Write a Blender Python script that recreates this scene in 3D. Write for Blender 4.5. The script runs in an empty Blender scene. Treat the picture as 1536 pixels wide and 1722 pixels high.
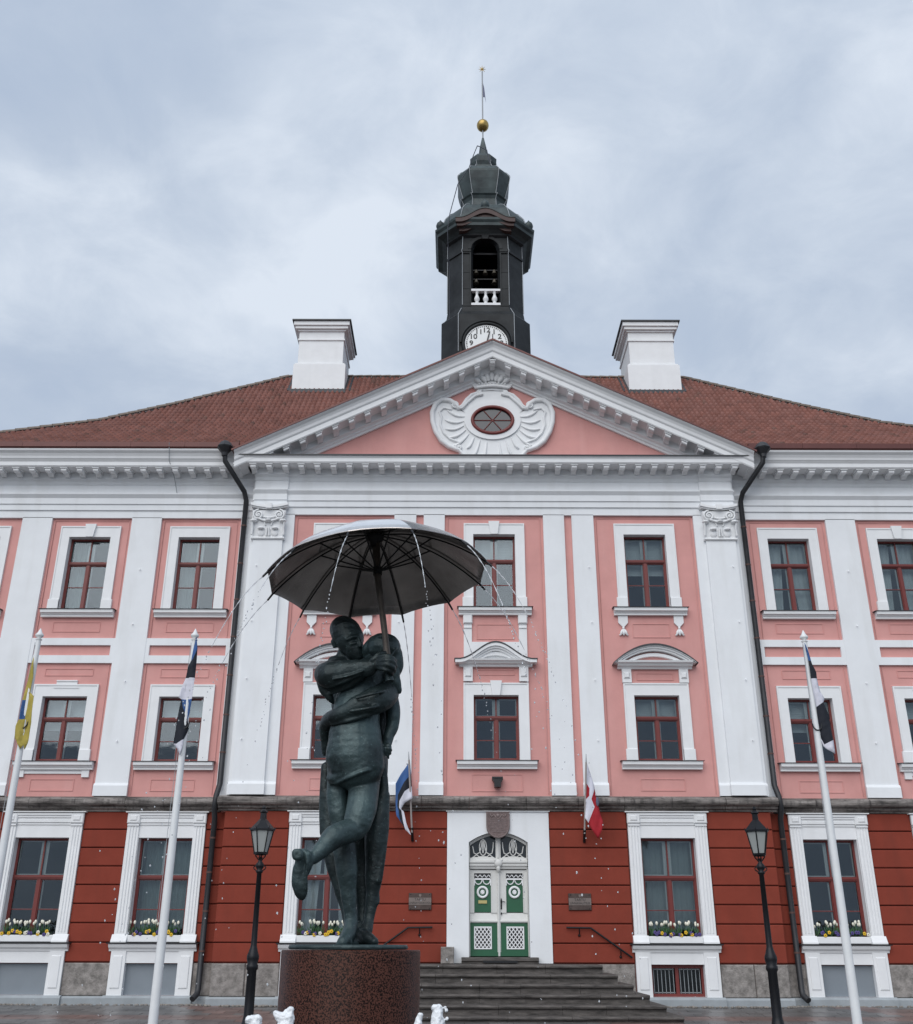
import bpy, math, random
import numpy as np
from mathutils import Vector, Matrix
random.seed(7)
R_ = math.radians
scene = bpy.context.scene
COL = scene.collection
# ------------------------------------------------------------ camera
F_PX, CX, CY = 1693.0, 768.0, 861.0
CAM = np.array([-1.30, -32.7, 1.6])
zc = np.array([10., 3931., -F_PX]); zc /= np.linalg.norm(zc)
fw = np.array([0, 0, -1.]); yc = fw - zc * fw.dot(zc); yc /= np.linalg.norm(yc)
xc = np.cross(yc, zc)
RC = np.array([xc, yc, zc])
cam_d = bpy.data.cameras.new('camera'); cam = bpy.data.objects.new('camera', cam_d); COL.objects.link(cam)
cam_d.sensor_fit = 'HORIZONTAL'; cam_d.sensor_width = 36; cam_d.lens = 36 * F_PX / 1536
cam_d.clip_start = .1; cam_d.clip_end = 2000
M = Matrix([list(RC[0]) + [CAM[0]], list(RC[1]) + [CAM[1]], list(RC[2]) + [CAM[2]], [0, 0, 0, 1]])
cam.matrix_world = M
scene.camera = cam
def at(px, py, Y):
    """metres of the point seen at a measured photo position that stands at depth Y"""
    d = RC @ np.array([px - CX, -(py - CY), -F_PX]); t = (Y - CAM[1]) / d[1]
    return Vector(CAM + d * t)
# ------------------------------------------------------------ world, sun, exposure
SUN_EL, SUN_AZ = R_(42), R_(200)
w = bpy.data.worlds.new('World'); scene.world = w; w.use_nodes = True
nt = w.node_tree; nt.nodes.clear(); N = nt.nodes; L = nt.links
out = N.new('ShaderNodeOutputWorld'); bg = N.new('ShaderNodeBackground'); bg.inputs[1].default_value = 0.056
sky = N.new('ShaderNodeTexSky'); sky.sky_type = 'NISHITA'; sky.sun_disc = False
sky.sun_elevation = SUN_EL; sky.sun_rotation = SUN_AZ
tc = N.new('ShaderNodeTexCoord'); sep = N.new('ShaderNodeSeparateXYZ'); L.new(tc.outputs['Generated'], sep.inputs[0])
def wm(op, a, b):
    n = N.new('ShaderNodeMath'); n.operation = op
    for i, q in enumerate((a, b)):
        if q is None: continue
        if isinstance(q, (int, float)): n.inputs[i].default_value = q
        else: L.new(q, n.inputs[i])
    return n.outputs[0]
zz = wm('ADD', wm('MAXIMUM', sep.outputs[2], 0.0), 0.28)
cmb = N.new('ShaderNodeCombineXYZ'); L.new(wm('DIVIDE', sep.outputs[0], zz), cmb.inputs[0]); L.new(wm('DIVIDE', sep.outputs[1], zz), cmb.inputs[1])
def wnoise(scale, det, dist, rough=.5, off=(0, 0, 0)):
    mp = N.new('ShaderNodeMapping'); mp.inputs['Location'].default_value = off; L.new(cmb.outputs[0], mp.inputs[0])
    n = N.new('ShaderNodeTexNoise'); n.inputs['Scale'].default_value = scale; n.inputs['Detail'].default_value = det
    n.inputs['Roughness'].default_value = rough; n.inputs['Distortion'].default_value = dist; L.new(mp.outputs[0], n.inputs['Vector']); return n.outputs[0]
n1 = wnoise(1.8, 4, .35, .5, (12.1, -3.3, 0)); n2 = wnoise(6.5, 7, .4, .6, (5.3, 2.2, 0))
mixn = wm('ADD', wm('MULTIPLY', n1, .66), wm("MULTIPLY", n2, .34))
ramp = N.new('ShaderNodeValToRGB'); L.new(mixn, ramp.inputs[0])
cr = ramp.color_ramp
cr.elements[0].position = .38; cr.elements[0].color = (4.75, 5.7, 7.25, 1)
cr.elements[1].position = .66; cr.elements[1].color = (8.0, 8.75, 9.8, 1)
e = cr.elements.new(.485); e.color = (5.4, 6.3, 7.7, 1)
e = cr.elements.new(.565); e.color = (6.4, 7.25, 8.5, 1)
grad = N.new('ShaderNodeMapRange'); L.new(sep.outputs[2], grad.inputs[0])
grad.inputs[1].default_value = -.02; grad.inputs[2].default_value = .95; grad.inputs[3].default_value = 1.02; grad.inputs[4].default_value = 1.12
cm = N.new('ShaderNodeVectorMath'); cm.operation = 'SCALE'; L.new(ramp.outputs[0], cm.inputs[0]); L.new(grad.outputs[0], cm.inputs['Scale'])
mx = N.new('ShaderNodeMix'); mx.data_type = 'RGBA'; mx.inputs[0].default_value = .94
L.new(sky.outputs[0], mx.inputs[6]); L.new(cm.outputs[0], mx.inputs[7])
L.new(mx.outputs[2], bg.inputs[0]); L.new(bg.outputs[0], out.inputs[0])
sd = bpy.data.lights.new('sun', 'SUN'); sun = bpy.data.objects.new('sun', sd); COL.objects.link(sun)
sd.energy = 1.32; sd.angle = R_(65); sd.color = (1, .97, .93)
sdir = Vector((math.sin(SUN_AZ) * math.cos(SUN_EL), math.cos(SUN_AZ) * math.cos(SUN_EL), math.sin(SUN_EL)))
sun.rotation_euler = sdir.to_track_quat('Z', 'Y').to_euler()
vs = scene.view_settings; vs.view_transform = 'Standard'; vs.look = 'None'; vs.gamma = 1; vs.use_curve_mapping = False
vs.exposure = 0.66
scene.render.engine = 'CYCLES'
scene.cycles.max_bounces = 6
# ------------------------------------------------------------ materials
def mat(name, col, rough=.7, metal=0, var=0, vscale=3, col2=None, bump=0, bscale=40, spec=.5, bdist=.01, stretch=None, streak=None, attr=None, emis=None):
    m = bpy.data.materials.new(name); m.use_nodes = True; t = m.node_tree; p = t.nodes['Principled BSDF']
    p.inputs['Base Color'].default_value = (*col, 1); p.inputs['Roughness'].default_value = rough; p.inputs['Metallic'].default_value = metal
    p.inputs['Specular IOR Level'].default_value = spec
    tcn = t.nodes.new('ShaderNodeTexCoord'); cur = None
    if var or col2:
        mp = t.nodes.new('ShaderNodeMapping'); t.links.new(tcn.outputs['Object'], mp.inputs[0])
        if stretch: mp.inputs['Scale'].default_value = stretch
        n = t.nodes.new('ShaderNodeTexNoise'); n.inputs['Scale'].default_value = vscale; n.inputs['Detail'].default_value = 8; n.inputs['Roughness'].default_value = .62
        t.links.new(mp.outputs[0], n.inputs['Vector'])
        r = t.nodes.new('ShaderNodeValToRGB'); r.color_ramp.elements[0].position = .33; r.color_ramp.elements[1].position = .68
        a = tuple(c * (1 - var) for c in col); b = col2 or tuple(min(1, c * (1 + var)) for c in col)
        r.color_ramp.elements[0].color = (*a, 1); r.color_ramp.elements[1].color = (*b, 1)
        t.links.new(n.outputs[0], r.inputs[0]); cur = r.outputs[0]
    if streak:  # (strength, colour, scale) run-off streaks: noise stretched along z
        mp = t.nodes.new('ShaderNodeMapping'); t.links.new(tcn.outputs['Object'], mp.inputs[0]); mp.inputs['Scale'].default_value = (streak[2], streak[2], .35)
        n = t.nodes.new('ShaderNodeTexNoise'); n.inputs['Scale'].default_value = 1; n.inputs['Detail'].default_value = 5
        t.links.new(mp.outputs[0], n.inputs['Vector'])
        mr = t.nodes.new('ShaderNodeMapRange'); mr.inputs[1].default_value = .5; mr.inputs[2].default_value = .75; mr.inputs[4].default_value = streak[0]
        t.links.new(n.outputs[0], mr.inputs[0])
        mm = t.nodes.new('ShaderNodeMix'); mm.data_type = 'RGBA'; t.links.new(mr.outputs[0], mm.inputs[0])
        if cur: t.links.new(cur, mm.inputs[6])
        else: mm.inputs[6].default_value = (*col, 1)
        mm.inputs[7].default_value = (*streak[1], 1); cur = mm.outputs[2]
    if attr:
        an = t.nodes.new('ShaderNodeAttribute'); an.attribute_name = 'tint'
        mm = t.nodes.new('ShaderNodeMix'); mm.data_type = 'RGBA'; mm.blend_type = 'MULTIPLY'; mm.inputs[0].default_value = 1
        if cur: t.links.new(cur, mm.inputs[6])
        else: mm.inputs[6].default_value = (*col, 1)
        t.links.new(an.outputs['Color'], mm.inputs[7]); cur = mm.outputs[2]
    if cur: t.links.new(cur, p.inputs['Base Color'])
    if bump:
        n = t.nodes.new('ShaderNodeTexNoise'); n.inputs['Scale'].default_value = bscale; n.inputs['Detail'].default_value = 6
        t.links.new(tcn.outputs['Object'], n.inputs['Vector'])
        b = t.nodes.new('ShaderNodeBump'); b.inputs['Strength'].default_value = bump; b.inputs['Distance'].default_value = bdist
        t.links.new(n.outputs[0], b.inputs['Height']); t.links.new(b.outputs[0], p.inputs['Normal'])
    return m
WHITE = mat('white_plaster', (.80, .82, .84), .8, var=.035, vscale=.9, bump=.25, bscale=30, streak=(.30, (.60, .60, .585), 2.2))
TRIM = mat('white_trim_paint', (.80, .81, .82), .65, var=.03, vscale=2, bump=.15, bscale=35, streak=(.15, (.6, .61, .6), 3))
PINK = mat('pink_plaster', (.64, .315, .29), .85, var=.06, vscale=1.1, bump=.3, bscale=30, streak=(.32, (.74, .42, .39), 1.8))
RED = mat('red_plaster', (.235, .050, .033), .85, spec=.12, var=.08, vscale=1.4, bump=.3, bscale=30, streak=(.45, (.17, .045, .032), 2.4))
REDG = mat('red_groove', (.16, .030, .020), .8)
LEDGE = mat('weathered_ledge_stone', (.06, .052, .047), .85, col2=(.33, .30, .28), vscale=2.2, var=.3, stretch=(.5, 1.5, 3), bump=.8, bscale=25, bdist=.03, streak=(.8, (.035, .031, .03), 9))
GRANITE = mat('granite_block', (.20, .185, .17), .85, col2=(.36, .33, .31), vscale=5, var=.25, bump=.7, bscale=22, bdist=.03, streak=(.3, (.14, .12, .11), 3))
GREYP = mat('grey_plinth_plaster', (.33, .36, .38), .8, var=.12, vscale=2, bump=.2, streak=(.3, (.22, .23, .24), 4))
BOARD = mat('grey_board', (.21, .24, .27), .6, var=.04, vscale=2)
STEP = mat('worn_granite_step', (.050, .044, .041), .8, col2=(.14, .125, .115), vscale=4, var=.3, bump=.6, bscale=25, bdist=.02, stretch=(.6, 3, 3))
FRAME = mat('oxblood_window_paint', (.16, .026, .022), .45, var=.08)
SASH = mat('white_sash_paint', (.76, .77, .76), .5)
LEAD = mat('lead_flashing', (.045, .047, .052), .5, .2, var=.15)
REDMETAL = mat('red_sheet_metal', (.125, .042, .036), .45, .2, var=.12, vscale=2)
TILE = mat('clay_pantile', (.215, .100, .082), .85, spec=.15, var=.10, vscale=.7, attr=True, bump=.3)
HIP = mat('mossy_ridge_tile', (.11, .085, .068), .9, col2=(.23, .19, .16), vscale=4, var=.4, bump=.5)
MORTAR = mat('pale_mortar', (.45, .44, .42), .9)
TOWERM = mat('dark_tower_sheet', (.010, .012, .014), .55, .0, spec=.25, var=.25, vscale=1.2, col2=(.026, .030, .033), bump=.2, bscale=4, bdist=.03)
COPPER = mat('green_grey_dome_sheet', (.035, .048, .052), .5, .1, spec=.35, var=.25, vscale=1.5, col2=(.07, .095, .097), streak=(.5, (.035, .04, .042), 3))
BROWNTRIM = mat('brown_cornice_paint', (.060, .032, .028), .6, var=.2)
WIRE = mat('grey_light_string', (.35, .37, .39), .6)
DARKCAB = mat('dark_cable', (.03, .035, .05), .6)
GOLD = mat('tarnished_gold', (.42, .29, .10), .38, .85, var=.25, vscale=3)
CLOCKW = mat('clock_face_enamel', (.78, .80, .80), .4)
BLACK = mat('black_paint', (.010, .011, .013), .4, .1)
IRON = mat('black_iron', (.012, .013, .016), .42, .5, var=.2)
PIPE = mat('dark_drain_pipe', (.035, .036, .040), .5, .3, var=.2, vscale=2)
PIPER = mat('rusty_collar', (.10, .05, .04), .7)
GREEN = mat('green_door_paint', (.018, .105, .050), .4, var=.06)
DOORW = mat('ivory_door_paint', (.66, .66, .64), .45, var=.04)
BRASS = mat('brass_plate', (.50, .42, .18), .4, .3)
BRONZE_SIGN = mat('plaque_metal', (.085, .062, .055), .5, .5, var=.25, vscale=6)
SIGNL = mat('plaque_band', (.20, .165, .15), .5, .4, var=.1)
SHIELD = mat('reddish_relief_stone', (.17, .125, .12), .75, var=.25, vscale=12, bump=.8, bscale=16, bdist=.03)
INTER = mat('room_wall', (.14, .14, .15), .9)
CURT = mat('sheer_curtain', (.80, .83, .85), .9, var=.08, vscale=2)
CURTG = mat('green_grey_curtain', (.30, .36, .36), .9, var=.08, vscale=2)
SOIL = mat('leafy_bed', (.02, .045, .015), .9, var=.4, vscale=30)
LEAFM = mat('tulip_leaf', (.05, .12, .05), .6)
TULIP = mat('white_tulip', (.80, .78, .66), .6)
YEL = mat('yellow_pansy', (.75, .47, .02), .6)
PUR = mat('violet_pansy', (.08, .06, .22), .6)
POLE = mat('white_pole_paint', (.74, .76, .77), .4, var=.04)
WOOD = mat('pale_flag_staff', (.42, .38, .36), .5)
FBLUE = mat('flag_blue', (.035, .10, .27), .8, var=.12); FBLACK = mat('flag_black', (.010, .013, .022), .8); FWHITE = mat('flag_white', (.66, .66, .74), .8, var=.05)
FYEL = mat('flag_yellow', (.42, .34, .07), .8, var=.12); FRED = mat('flag_red', (.36, .012, .022), .8, var=.1)
FOAM = mat('foaming_water', (.82, .85, .88), .35, var=.08, vscale=25, bump=.8, bscale=35, bdist=.02)
CURTS = CURT
SLAB = mat('wet_paving_slab', (.125, .12, .118), .38, var=.25, vscale=2, attr=True, bump=.2, bscale=30)
JOINT = mat('paving_joint', (.06, .057, .053), .8, var=.2)
PEB = mat('pebbles', (.22, .20, .18), .8, var=.4, vscale=6)
PINKL = PINK
def glass_mat(name, tint, fac0):
    m = bpy.data.materials.new(name); m.use_nodes = True; t = m.node_tree; t.nodes.clear()
    o = t.nodes.new('ShaderNodeOutputMaterial'); tr = t.nodes.new('ShaderNodeBsdfTransparent'); tr.inputs[0].default_value = (*tint, 1)
    g = t.nodes.new('ShaderNodeBsdfGlossy'); g.inputs['Roughness'].default_value = .03; g.inputs[0].default_value = (.60, .66, .72, 1)
    nz = t.nodes.new('ShaderNodeTexNoise'); nz.inputs['Scale'].default_value = 1.3; b = t.nodes.new('ShaderNodeBump'); b.inputs['Strength'].default_value = .12; b.inputs['Distance'].default_value = .02
    tcn = t.nodes.new('ShaderNodeTexCoord'); t.links.new(tcn.outputs['Object'], nz.inputs['Vector']); t.links.new(nz.outputs[0], b.inputs['Height']); t.links.new(b.outputs[0], g.inputs['Normal'])
    fr = t.nodes.new('ShaderNodeFresnel'); fr.inputs[0].default_value = 1.52
    ma = t.nodes.new('ShaderNodeMath'); ma.operation = 'MULTIPLY_ADD'; ma.inputs[1].default_value = 1.0; ma.inputs[2].default_value = fac0; t.links.new(fr.outputs[0], ma.inputs[0])
    mi = t.nodes.new('ShaderNodeMixShader'); t.links.new(ma.outputs[0], mi.inputs[0]); t.links.new(tr.outputs[0], mi.inputs[1]); t.links.new(g.outputs[0], mi.inputs[2]); t.links.new(mi.outputs[0], o.inputs[0])
    return m
GLASS = glass_mat('window_glass', (.80, .84, .84), .035)
FROST = mat('frosted_lamp_glass', (.34, .36, .35), .5, spec=.5)
def bronze(nm='patinated_bronze', k=1.0):
    m = bpy.data.materials.new(nm); m.use_nodes = True; t = m.node_tree; p = t.nodes['Principled BSDF']
    tcn = t.nodes.new('ShaderNodeTexCoord')
    n = t.nodes.new('ShaderNodeTexNoise'); n.inputs['Scale'].default_value = 3.0; n.inputs['Detail'].default_value = 9; n.inputs['Roughness'].default_value = .6; t.links.new(tcn.outputs['Object'], n.inputs[0])
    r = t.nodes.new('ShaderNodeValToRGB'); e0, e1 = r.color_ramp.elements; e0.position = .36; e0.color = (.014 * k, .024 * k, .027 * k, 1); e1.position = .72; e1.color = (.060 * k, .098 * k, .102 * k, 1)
    t.links.new(n.outputs[0], r.inputs[0])
    n2 = t.nodes.new('ShaderNodeTexNoise'); n2.inputs['Scale'].default_value = 55; n2.inputs['Detail'].default_value = 3; t.links.new(tcn.outputs['Object'], n2.inputs[0])
    r2 = t.nodes.new('ShaderNodeMapRange'); r2.inputs[1].default_value = .64; r2.inputs[2].default_value = .74; r2.inputs[4].default_value = .5; t.links.new(n2.outputs[0], r2.inputs[0])
    mm = t.nodes.new('ShaderNodeMix'); mm.data_type = 'RGBA'; t.links.new(r2.outputs[0], mm.inputs[0]); t.links.new(r.outputs[0], mm.inputs[6]); mm.inputs[7].default_value = (.13, .20, .20, 1)
    t.links.new(mm.outputs[2], p.inputs['Base Color']); p.inputs['Roughness'].default_value = .46; p.inputs['Metallic'].default_value = .35
    n3 = t.nodes.new('ShaderNodeTexNoise'); n3.inputs['Scale'].default_value = 14; n3.inputs['Detail'].default_value = 7; t.links.new(tcn.outputs['Object'], n3.inputs[0])
    b = t.nodes.new('ShaderNodeBump'); b.inputs['Strength'].default_value = .45; b.inputs['Distance'].default_value = .03; t.links.new(n3.outputs[0], b.inputs['Height']); t.links.new(b.outputs[0], p.inputs['Normal'])
    return m
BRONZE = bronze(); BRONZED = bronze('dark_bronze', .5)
def speckled():
    m = bpy.data.materials.new('polished_brown_granite'); m.use_nodes = True; t = m.node_tree; p = t.nodes['Principled BSDF']
    tcn = t.nodes.new('ShaderNodeTexCoord')
    n = t.nodes.new('ShaderNodeTexNoise'); n.inputs['Scale'].default_value = 105; n.inputs['Detail'].default_value = 3; n.inputs['Roughness'].default_value = .6; t.links.new(tcn.outputs['Object'], n.inputs[0])
    r = t.nodes.new('ShaderNodeValToRGB'); r.color_ramp.elements[0].position = .44; r.color_ramp.elements[0].color = (.006, .003, .0025, 1); r.color_ramp.elements[1].position = .54; r.color_ramp.elements[1].color = (.085, .034, .024, 1)
    t.links.new(n.outputs[0], r.inputs[0]); t.links.new(r.outputs[0], p.inputs['Base Color']); p.inputs['Roughness'].default_value = .38; p.inputs['Specular IOR Level'].default_value = .10
    return m
PEDM = speckled()
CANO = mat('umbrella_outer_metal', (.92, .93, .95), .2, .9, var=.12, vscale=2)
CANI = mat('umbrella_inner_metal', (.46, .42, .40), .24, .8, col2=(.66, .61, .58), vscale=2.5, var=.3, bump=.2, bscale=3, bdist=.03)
RIBM = mat('umbrella_rib', (.010, .010, .012), .45, .3)
SHAFT = mat('umbrella_shaft_bronze', (.075, .062, .052), .45, .4, var=.3, vscale=9)
def water_mat():
    m = bpy.data.materials.new('clear_water'); m.use_nodes = True; t = m.node_tree; p = t.nodes['Principled BSDF']
    p.inputs['Base Color'].default_value = (.86, .89, .92, 1); p.inputs['Roughness'].default_value = .08
    p.inputs['Transmission Weight'].default_value = .55; p.inputs['IOR'].default_value = 1.33
    return m
WATER = water_mat()
# ------------------------------------------------------------ mesh builder
class MB:
    def __init__(s): s.v = []; s.f = []; s.m = []; s.s = []; s.t = []; s.tint = (1, 1, 1)
    def add(s, vs_, fs, mi=0, sm=False):
        o = len(s.v); s.v += [tuple(v) for v in vs_]
        for f in fs: s.f.append(tuple(i + o for i in f)); s.m.append(mi); s.s.append(sm); s.t.append(s.tint)
        return s
    def box(s, x0, x1, y0, y1, z0, z1, mi=0):
        return s.add([(x0, y0, z0), (x1, y0, z0), (x1, y1, z0), (x0, y1, z0), (x0, y0, z1), (x1, y0, z1), (x1, y1, z1), (x0, y1, z1)],
                     [(0, 3, 2, 1), (4, 5, 6, 7), (0, 1, 5, 4), (1, 2, 6, 5), (2, 3, 7, 6), (3, 0, 4, 7)], mi)
    def bbox(s, x0, x1, y0, y1, z0, z1, b=.02, mi=0):  # front face bevelled (front = y0)
        return s.add([(x0, y1, z0), (x1, y1, z0), (x1, y1, z1), (x0, y1, z1), (x0, y0 + b, z0), (x1, y0 + b, z0), (x1, y0 + b, z1), (x0, y0 + b, z1),
                      (x0 + b, y0, z0 + b), (x1 - b, y0, z0 + b), (x1 - b, y0, z1 - b), (x0 + b, y0, z1 - b)],
                     [(0, 1, 2, 3), (0, 4, 5, 1), (1, 5, 6, 2), (2, 6, 7, 3), (3, 7, 4, 0), (4, 8, 9, 5), (5, 9, 10, 6), (6, 10, 11, 7), (7, 11, 8, 4), (8, 11, 10, 9)], mi)
    def prism(s, poly, y0, y1, mi=0, sm=False):   # polygon in x,z
        n = len(poly); a = sum(poly[i][0] * poly[(i + 1) % n][1] - poly[(i + 1) % n][0] * poly[i][1] for i in range(n))
        if a < 0: poly = poly[::-1]
        s.add([(x, y0, z) for x, z in poly] + [(x, y1, z) for x, z in poly], [tuple(range(n)), tuple(range(2 * n - 1, n - 1, -1))], mi)
        s.add([(x, y0, z) for x, z in poly] + [(x, y1, z) for x, z in poly], [(i + n, (i + 1) % n + n, (i + 1) % n, i) for i in range(n)], mi, sm)
        return s
    def strip(s, la, lb, y0, y1, mi=0):  # solid between two polylines of (x,z): quads, safe for concave shapes
        n = len(la)
        V = [(x, y0, z) for x, z in la] + [(x, y0, z) for x, z in lb] + [(x, y1, z) for x, z in la] + [(x, y1, z) for x, z in lb]
        F = []
        for i in range(n - 1):
            F += [(i, i + 1, n + i + 1, n + i), (2 * n + i + 1, 2 * n + i, 3 * n + i, 3 * n + i + 1), (i + 1, i, 2 * n + i, 2 * n + i + 1), (n + i, n + i + 1, 3 * n + i + 1, 3 * n + i)]
        F += [(0, n, 3 * n, 2 * n), (n - 1, 3 * n - 1, 4 * n - 1, 2 * n - 1)]
        return s.add(V, F, mi)
    def sweep(s, prof, x0, x1, mi=0, slope=0, sm=False, xa=None):  # closed profile in y,z swept along x; slope shears z with |x|
        n = len(prof); a = sum(prof[i][0] * prof[(i + 1) % n][1] - prof[(i + 1) % n][0] * prof[i][1] for i in range(n))
        if a < 0: prof = prof[::-1]
        V = [(x0, y, z - slope * abs(x0)) for y, z in prof] + [(x1, y, z - slope * abs(x1)) for y, z in prof]
        F = [(i, i + n, (i + 1) % n + n, (i + 1) % n)[::-1] for i in range(n)]
        s.add(V, F, mi, sm); s.add(V, [tuple(range(n - 1, -1, -1)), tuple(range(n, 2 * n))], mi); return s
    def lathe(s, prof, c=(0, 0, 0), n=20, mi=0, sm=True, sx=1, sy=1, ph=0):
        V = []; F = []
        for r, z in prof:
            for k in range(n):
                a = 2 * math.pi * k / n + ph; V.append((c[0] + r * sx * math.cos(a), c[1] + r * sy * math.sin(a), c[2] + z))
        for j in range(len(prof) - 1):
            for k in range(n): F.append((j * n + k, j * n + (k + 1) % n, (j + 1) * n + (k + 1) % n, (j + 1) * n + k))
        s.add(V, F, mi, sm)
        m = len(prof) - 1
        s.add([V[k] for k in range(n)], [tuple(range(n - 1, -1, -1))], mi); s.add([V[m * n + k] for k in range(n)], [tuple(range(n))], mi)
        return s
    def csq(s, prof, c=(0, 0), ch=.39, mi=0):   # stack of chamfered squares (half width, z)
        V = []; F = []
        for h, z in prof:
            q = h * (1 - ch)
            for x, y in ((-q, -h), (q, -h), (h, -q), (h, q), (q, h), (-q, h), (-h, q), (-h, -q)): V.append((c[0] + x, c[1] + y, z))
        for j in range(len(prof) - 1):
            for k in range(8): F.append((j * 8 + k, j * 8 + (k + 1) % 8, (j + 1) * 8 + (k + 1) % 8, (j + 1) * 8 + k))
        F.append(tuple(range(7, -1, -1))); F.append(tuple((len(prof) - 1) * 8 + k for k in range(8)))
        return s.add(V, F, mi)
    def tube(s, pts, r, n=8, mi=0, cap=True, closed=False):
        pts = [Vector(p) for p in pts]; m = len(pts); V = []; F = []
        rr = r if isinstance(r, (list, tuple)) else [r] * m
        up = None
        for i, p in enumerate(pts):
            if closed: d = pts[(i + 1) % m] - pts[i - 1]
            else: d = pts[min(i + 1, m - 1)] - pts[max(i - 1, 0)]
            d = d.normalized() if d.length > 1e-9 else Vector((0, 0, 1))
            if up is None: up = d.orthogonal().normalized()
            a = (up - d * up.dot(d));  a = a.normalized() if a.length > 1e-6 else d.orthogonal().normalized()
            up = a; b = d.cross(a)
            for k in range(n):
                t = 2 * math.pi * k / n; V.append(tuple(p + (a * math.cos(t) + b * math.sin(t)) * rr[i]))
        for i in range(m if closed else m - 1):
            j = (i + 1) % m
            for k in range(n): F.append((i * n + k, i * n + (k + 1) % n, j * n + (k + 1) % n, j * n + k))
        s.add(V, F, mi, True)
        if cap and not closed:
            s.add(V[:n], [tuple(range(n - 1, -1, -1))], mi); s.add(V[-n:], [tuple(range(n))], mi)
        return s
    def ball(s, c, r, n=10, mi=0, q=None):
        if not isinstance(r, (tuple, list)): r = (r, r, r)
        V = []; F = []; m = max(4, n // 2)
        for j in range(m + 1):
            t = math.pi * j / m
            for k in range(n):
                a = 2 * math.pi * k / n; p = Vector((r[0] * math.sin(t) * math.cos(a), r[1] * math.sin(t) * math.sin(a), -r[2] * math.cos(t)))
                if q: p = q @ p
                V.append((c[0] + p.x, c[1] + p.y, c[2] + p.z))
        for j in range(m):
            for k in range(n): F.append((j * n + k, j * n + (k + 1) % n, (j + 1) * n + (k + 1) % n, (j + 1) * n + k))
        return s.add(V, F, mi, True)
    def mesh(s, name, mats):
        me = bpy.data.meshes.new(name); me.from_pydata(s.v, [], s.f)
        for m in (mats if isinstance(mats, (list, tuple)) else [mats]): me.materials.append(m)
        me.polygons.foreach_set('material_index', s.m); me.polygons.foreach_set('use_smooth', s.s)
        if any(t != (1, 1, 1) for t in s.t):
            ca = me.color_attributes.new('tint', 'FLOAT_COLOR', 'CORNER'); buf = []
            for p, t in zip(me.polygons, s.t): buf += [*t, 1.0] * p.loop_total
            ca.data.foreach_set('color', buf)
        me.update(); return me
def put(name, me, parent=None, loc=None):
    if isinstance(me, tuple): me = me[0].mesh(name, me[1])
    o = bpy.data.objects.new(name, me); COL.objects.link(o)
    if parent is not None:
        o.parent = parent; base = Vector((0, 0, 0)); q = parent
        while q is not None: base += q.location; q = q.parent
        o.location = (Vector(loc) if loc is not None else Vector((0, 0, 0))) - base
    elif loc is not None: o.location = loc
    return o
def thing(name, label, cat, loc=(0, 0, 0), group=None):
    o = bpy.data.objects.new(name, None); COL.objects.link(o); o.location = loc; o['label'] = label; o['category'] = cat
    if group: o['group'] = group
    return o
def tag(o, label, cat, group=None):
    o['label'] = label; o['category'] = cat
    if group: o['group'] = group
    return o
def text_mesh(txt, size, mat_, extrude=.006, align='CENTER', bold=0):
    c = bpy.data.curves.new('lettering', 'FONT'); c.body = txt; c.size = size; c.extrude = extrude; c.align_x = align; c.align_y = 'CENTER'; c.offset = bold
    o = bpy.data.objects.new('lettering', c); COL.objects.link(o)
    dg = bpy.context.evaluated_depsgraph_get(); me = bpy.data.meshes.new_from_object(o.evaluated_get(dg))
    bpy.data.objects.remove(o); me.materials.clear(); me.materials.append(mat_)
    me.transform(Matrix.Rotation(R_(90), 4, 'X')); return me
def spiral(c, y, r0, turns, d=1, ph=0, n=26, k=.12):
    pts = []
    for i in range(n):
        t = i / (n - 1); a = ph + d * t * turns * 2 * math.pi; r = r0 * (1 - t * (1 - k)); pts.append((c[0] + r * math.cos(a), y, c[1] + r * math.sin(a)))
    return pts
# ------------------------------------------------------------ ground
def gz(y): return 0 if y > -.6 else (-.3 * min(1, (-.6 - y) / 5))
g = MB(); ys = [400, -.6, -5.6, -40, -400]
for a, b in zip(ys, ys[1:]): g.add([(-400, a, gz(a) - .03), (400, a, gz(a) - .03), (400, b, gz(b) - .03), (-400, b, gz(b) - .03)], [(3, 2, 1, 0)])
o = put('ground', (g, JOINT)); o['kind'] = 'structure'
g = MB(); y = -.62; row = 0
while y > -14:
    h = .42; x = -24 + (row % 2) * .31
    while x < 24:
        wd = .62; band = (abs(abs((x + y * .9) % 9.3 - 4.6) - 4.2) < .45) or row in (5, 6)
        c = random.uniform(.8, 1.25); g.tint = (c * (1.25 if band else 1), c * (.86 if band else 1), c * (.78 if band else 1))
        dz = random.uniform(-.004, .004); y1 = y - h
        g.add([(x, y1, gz(y1) + dz), (x + wd - .012, y1, gz(y1) + dz), (x + wd - .012, y - .012, gz(y) + dz), (x, y - .012, gz(y) + dz),
               (x, y1, gz(y1) - .03), (x + wd - .012, y1, gz(y1) - .03), (x + wd - .012, y - .012, gz(y) - .03), (x, y - .012, gz(y) - .03)],
              [(0, 1, 2, 3), (0, 4, 5, 1), (1, 5, 6, 2), (2, 6, 7, 3), (3, 7, 4, 0)])
        x += wd
    y -= h; row += 1
o = put('paving', (g, SLAB)); o['kind'] = 'stuff'; tag(o, 'wet grey paving slabs with reddish bands before the steps', 'paving')
g = MB()
for i in range(900):
    x = random.uniform(-20, 20); y = random.uniform(-.6, -.42) - (.35 if abs(x) < 8.4 else 0)
    r = random.uniform(.03, .07); g.ball((x, y, .0), (r, r * .8, r * .6), 6)
o = put('cobbles', (g, PEB)); o['kind'] = 'stuff'; tag(o, 'strip of small rounded cobbles along the foot of the wall', 'cobbles')
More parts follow.
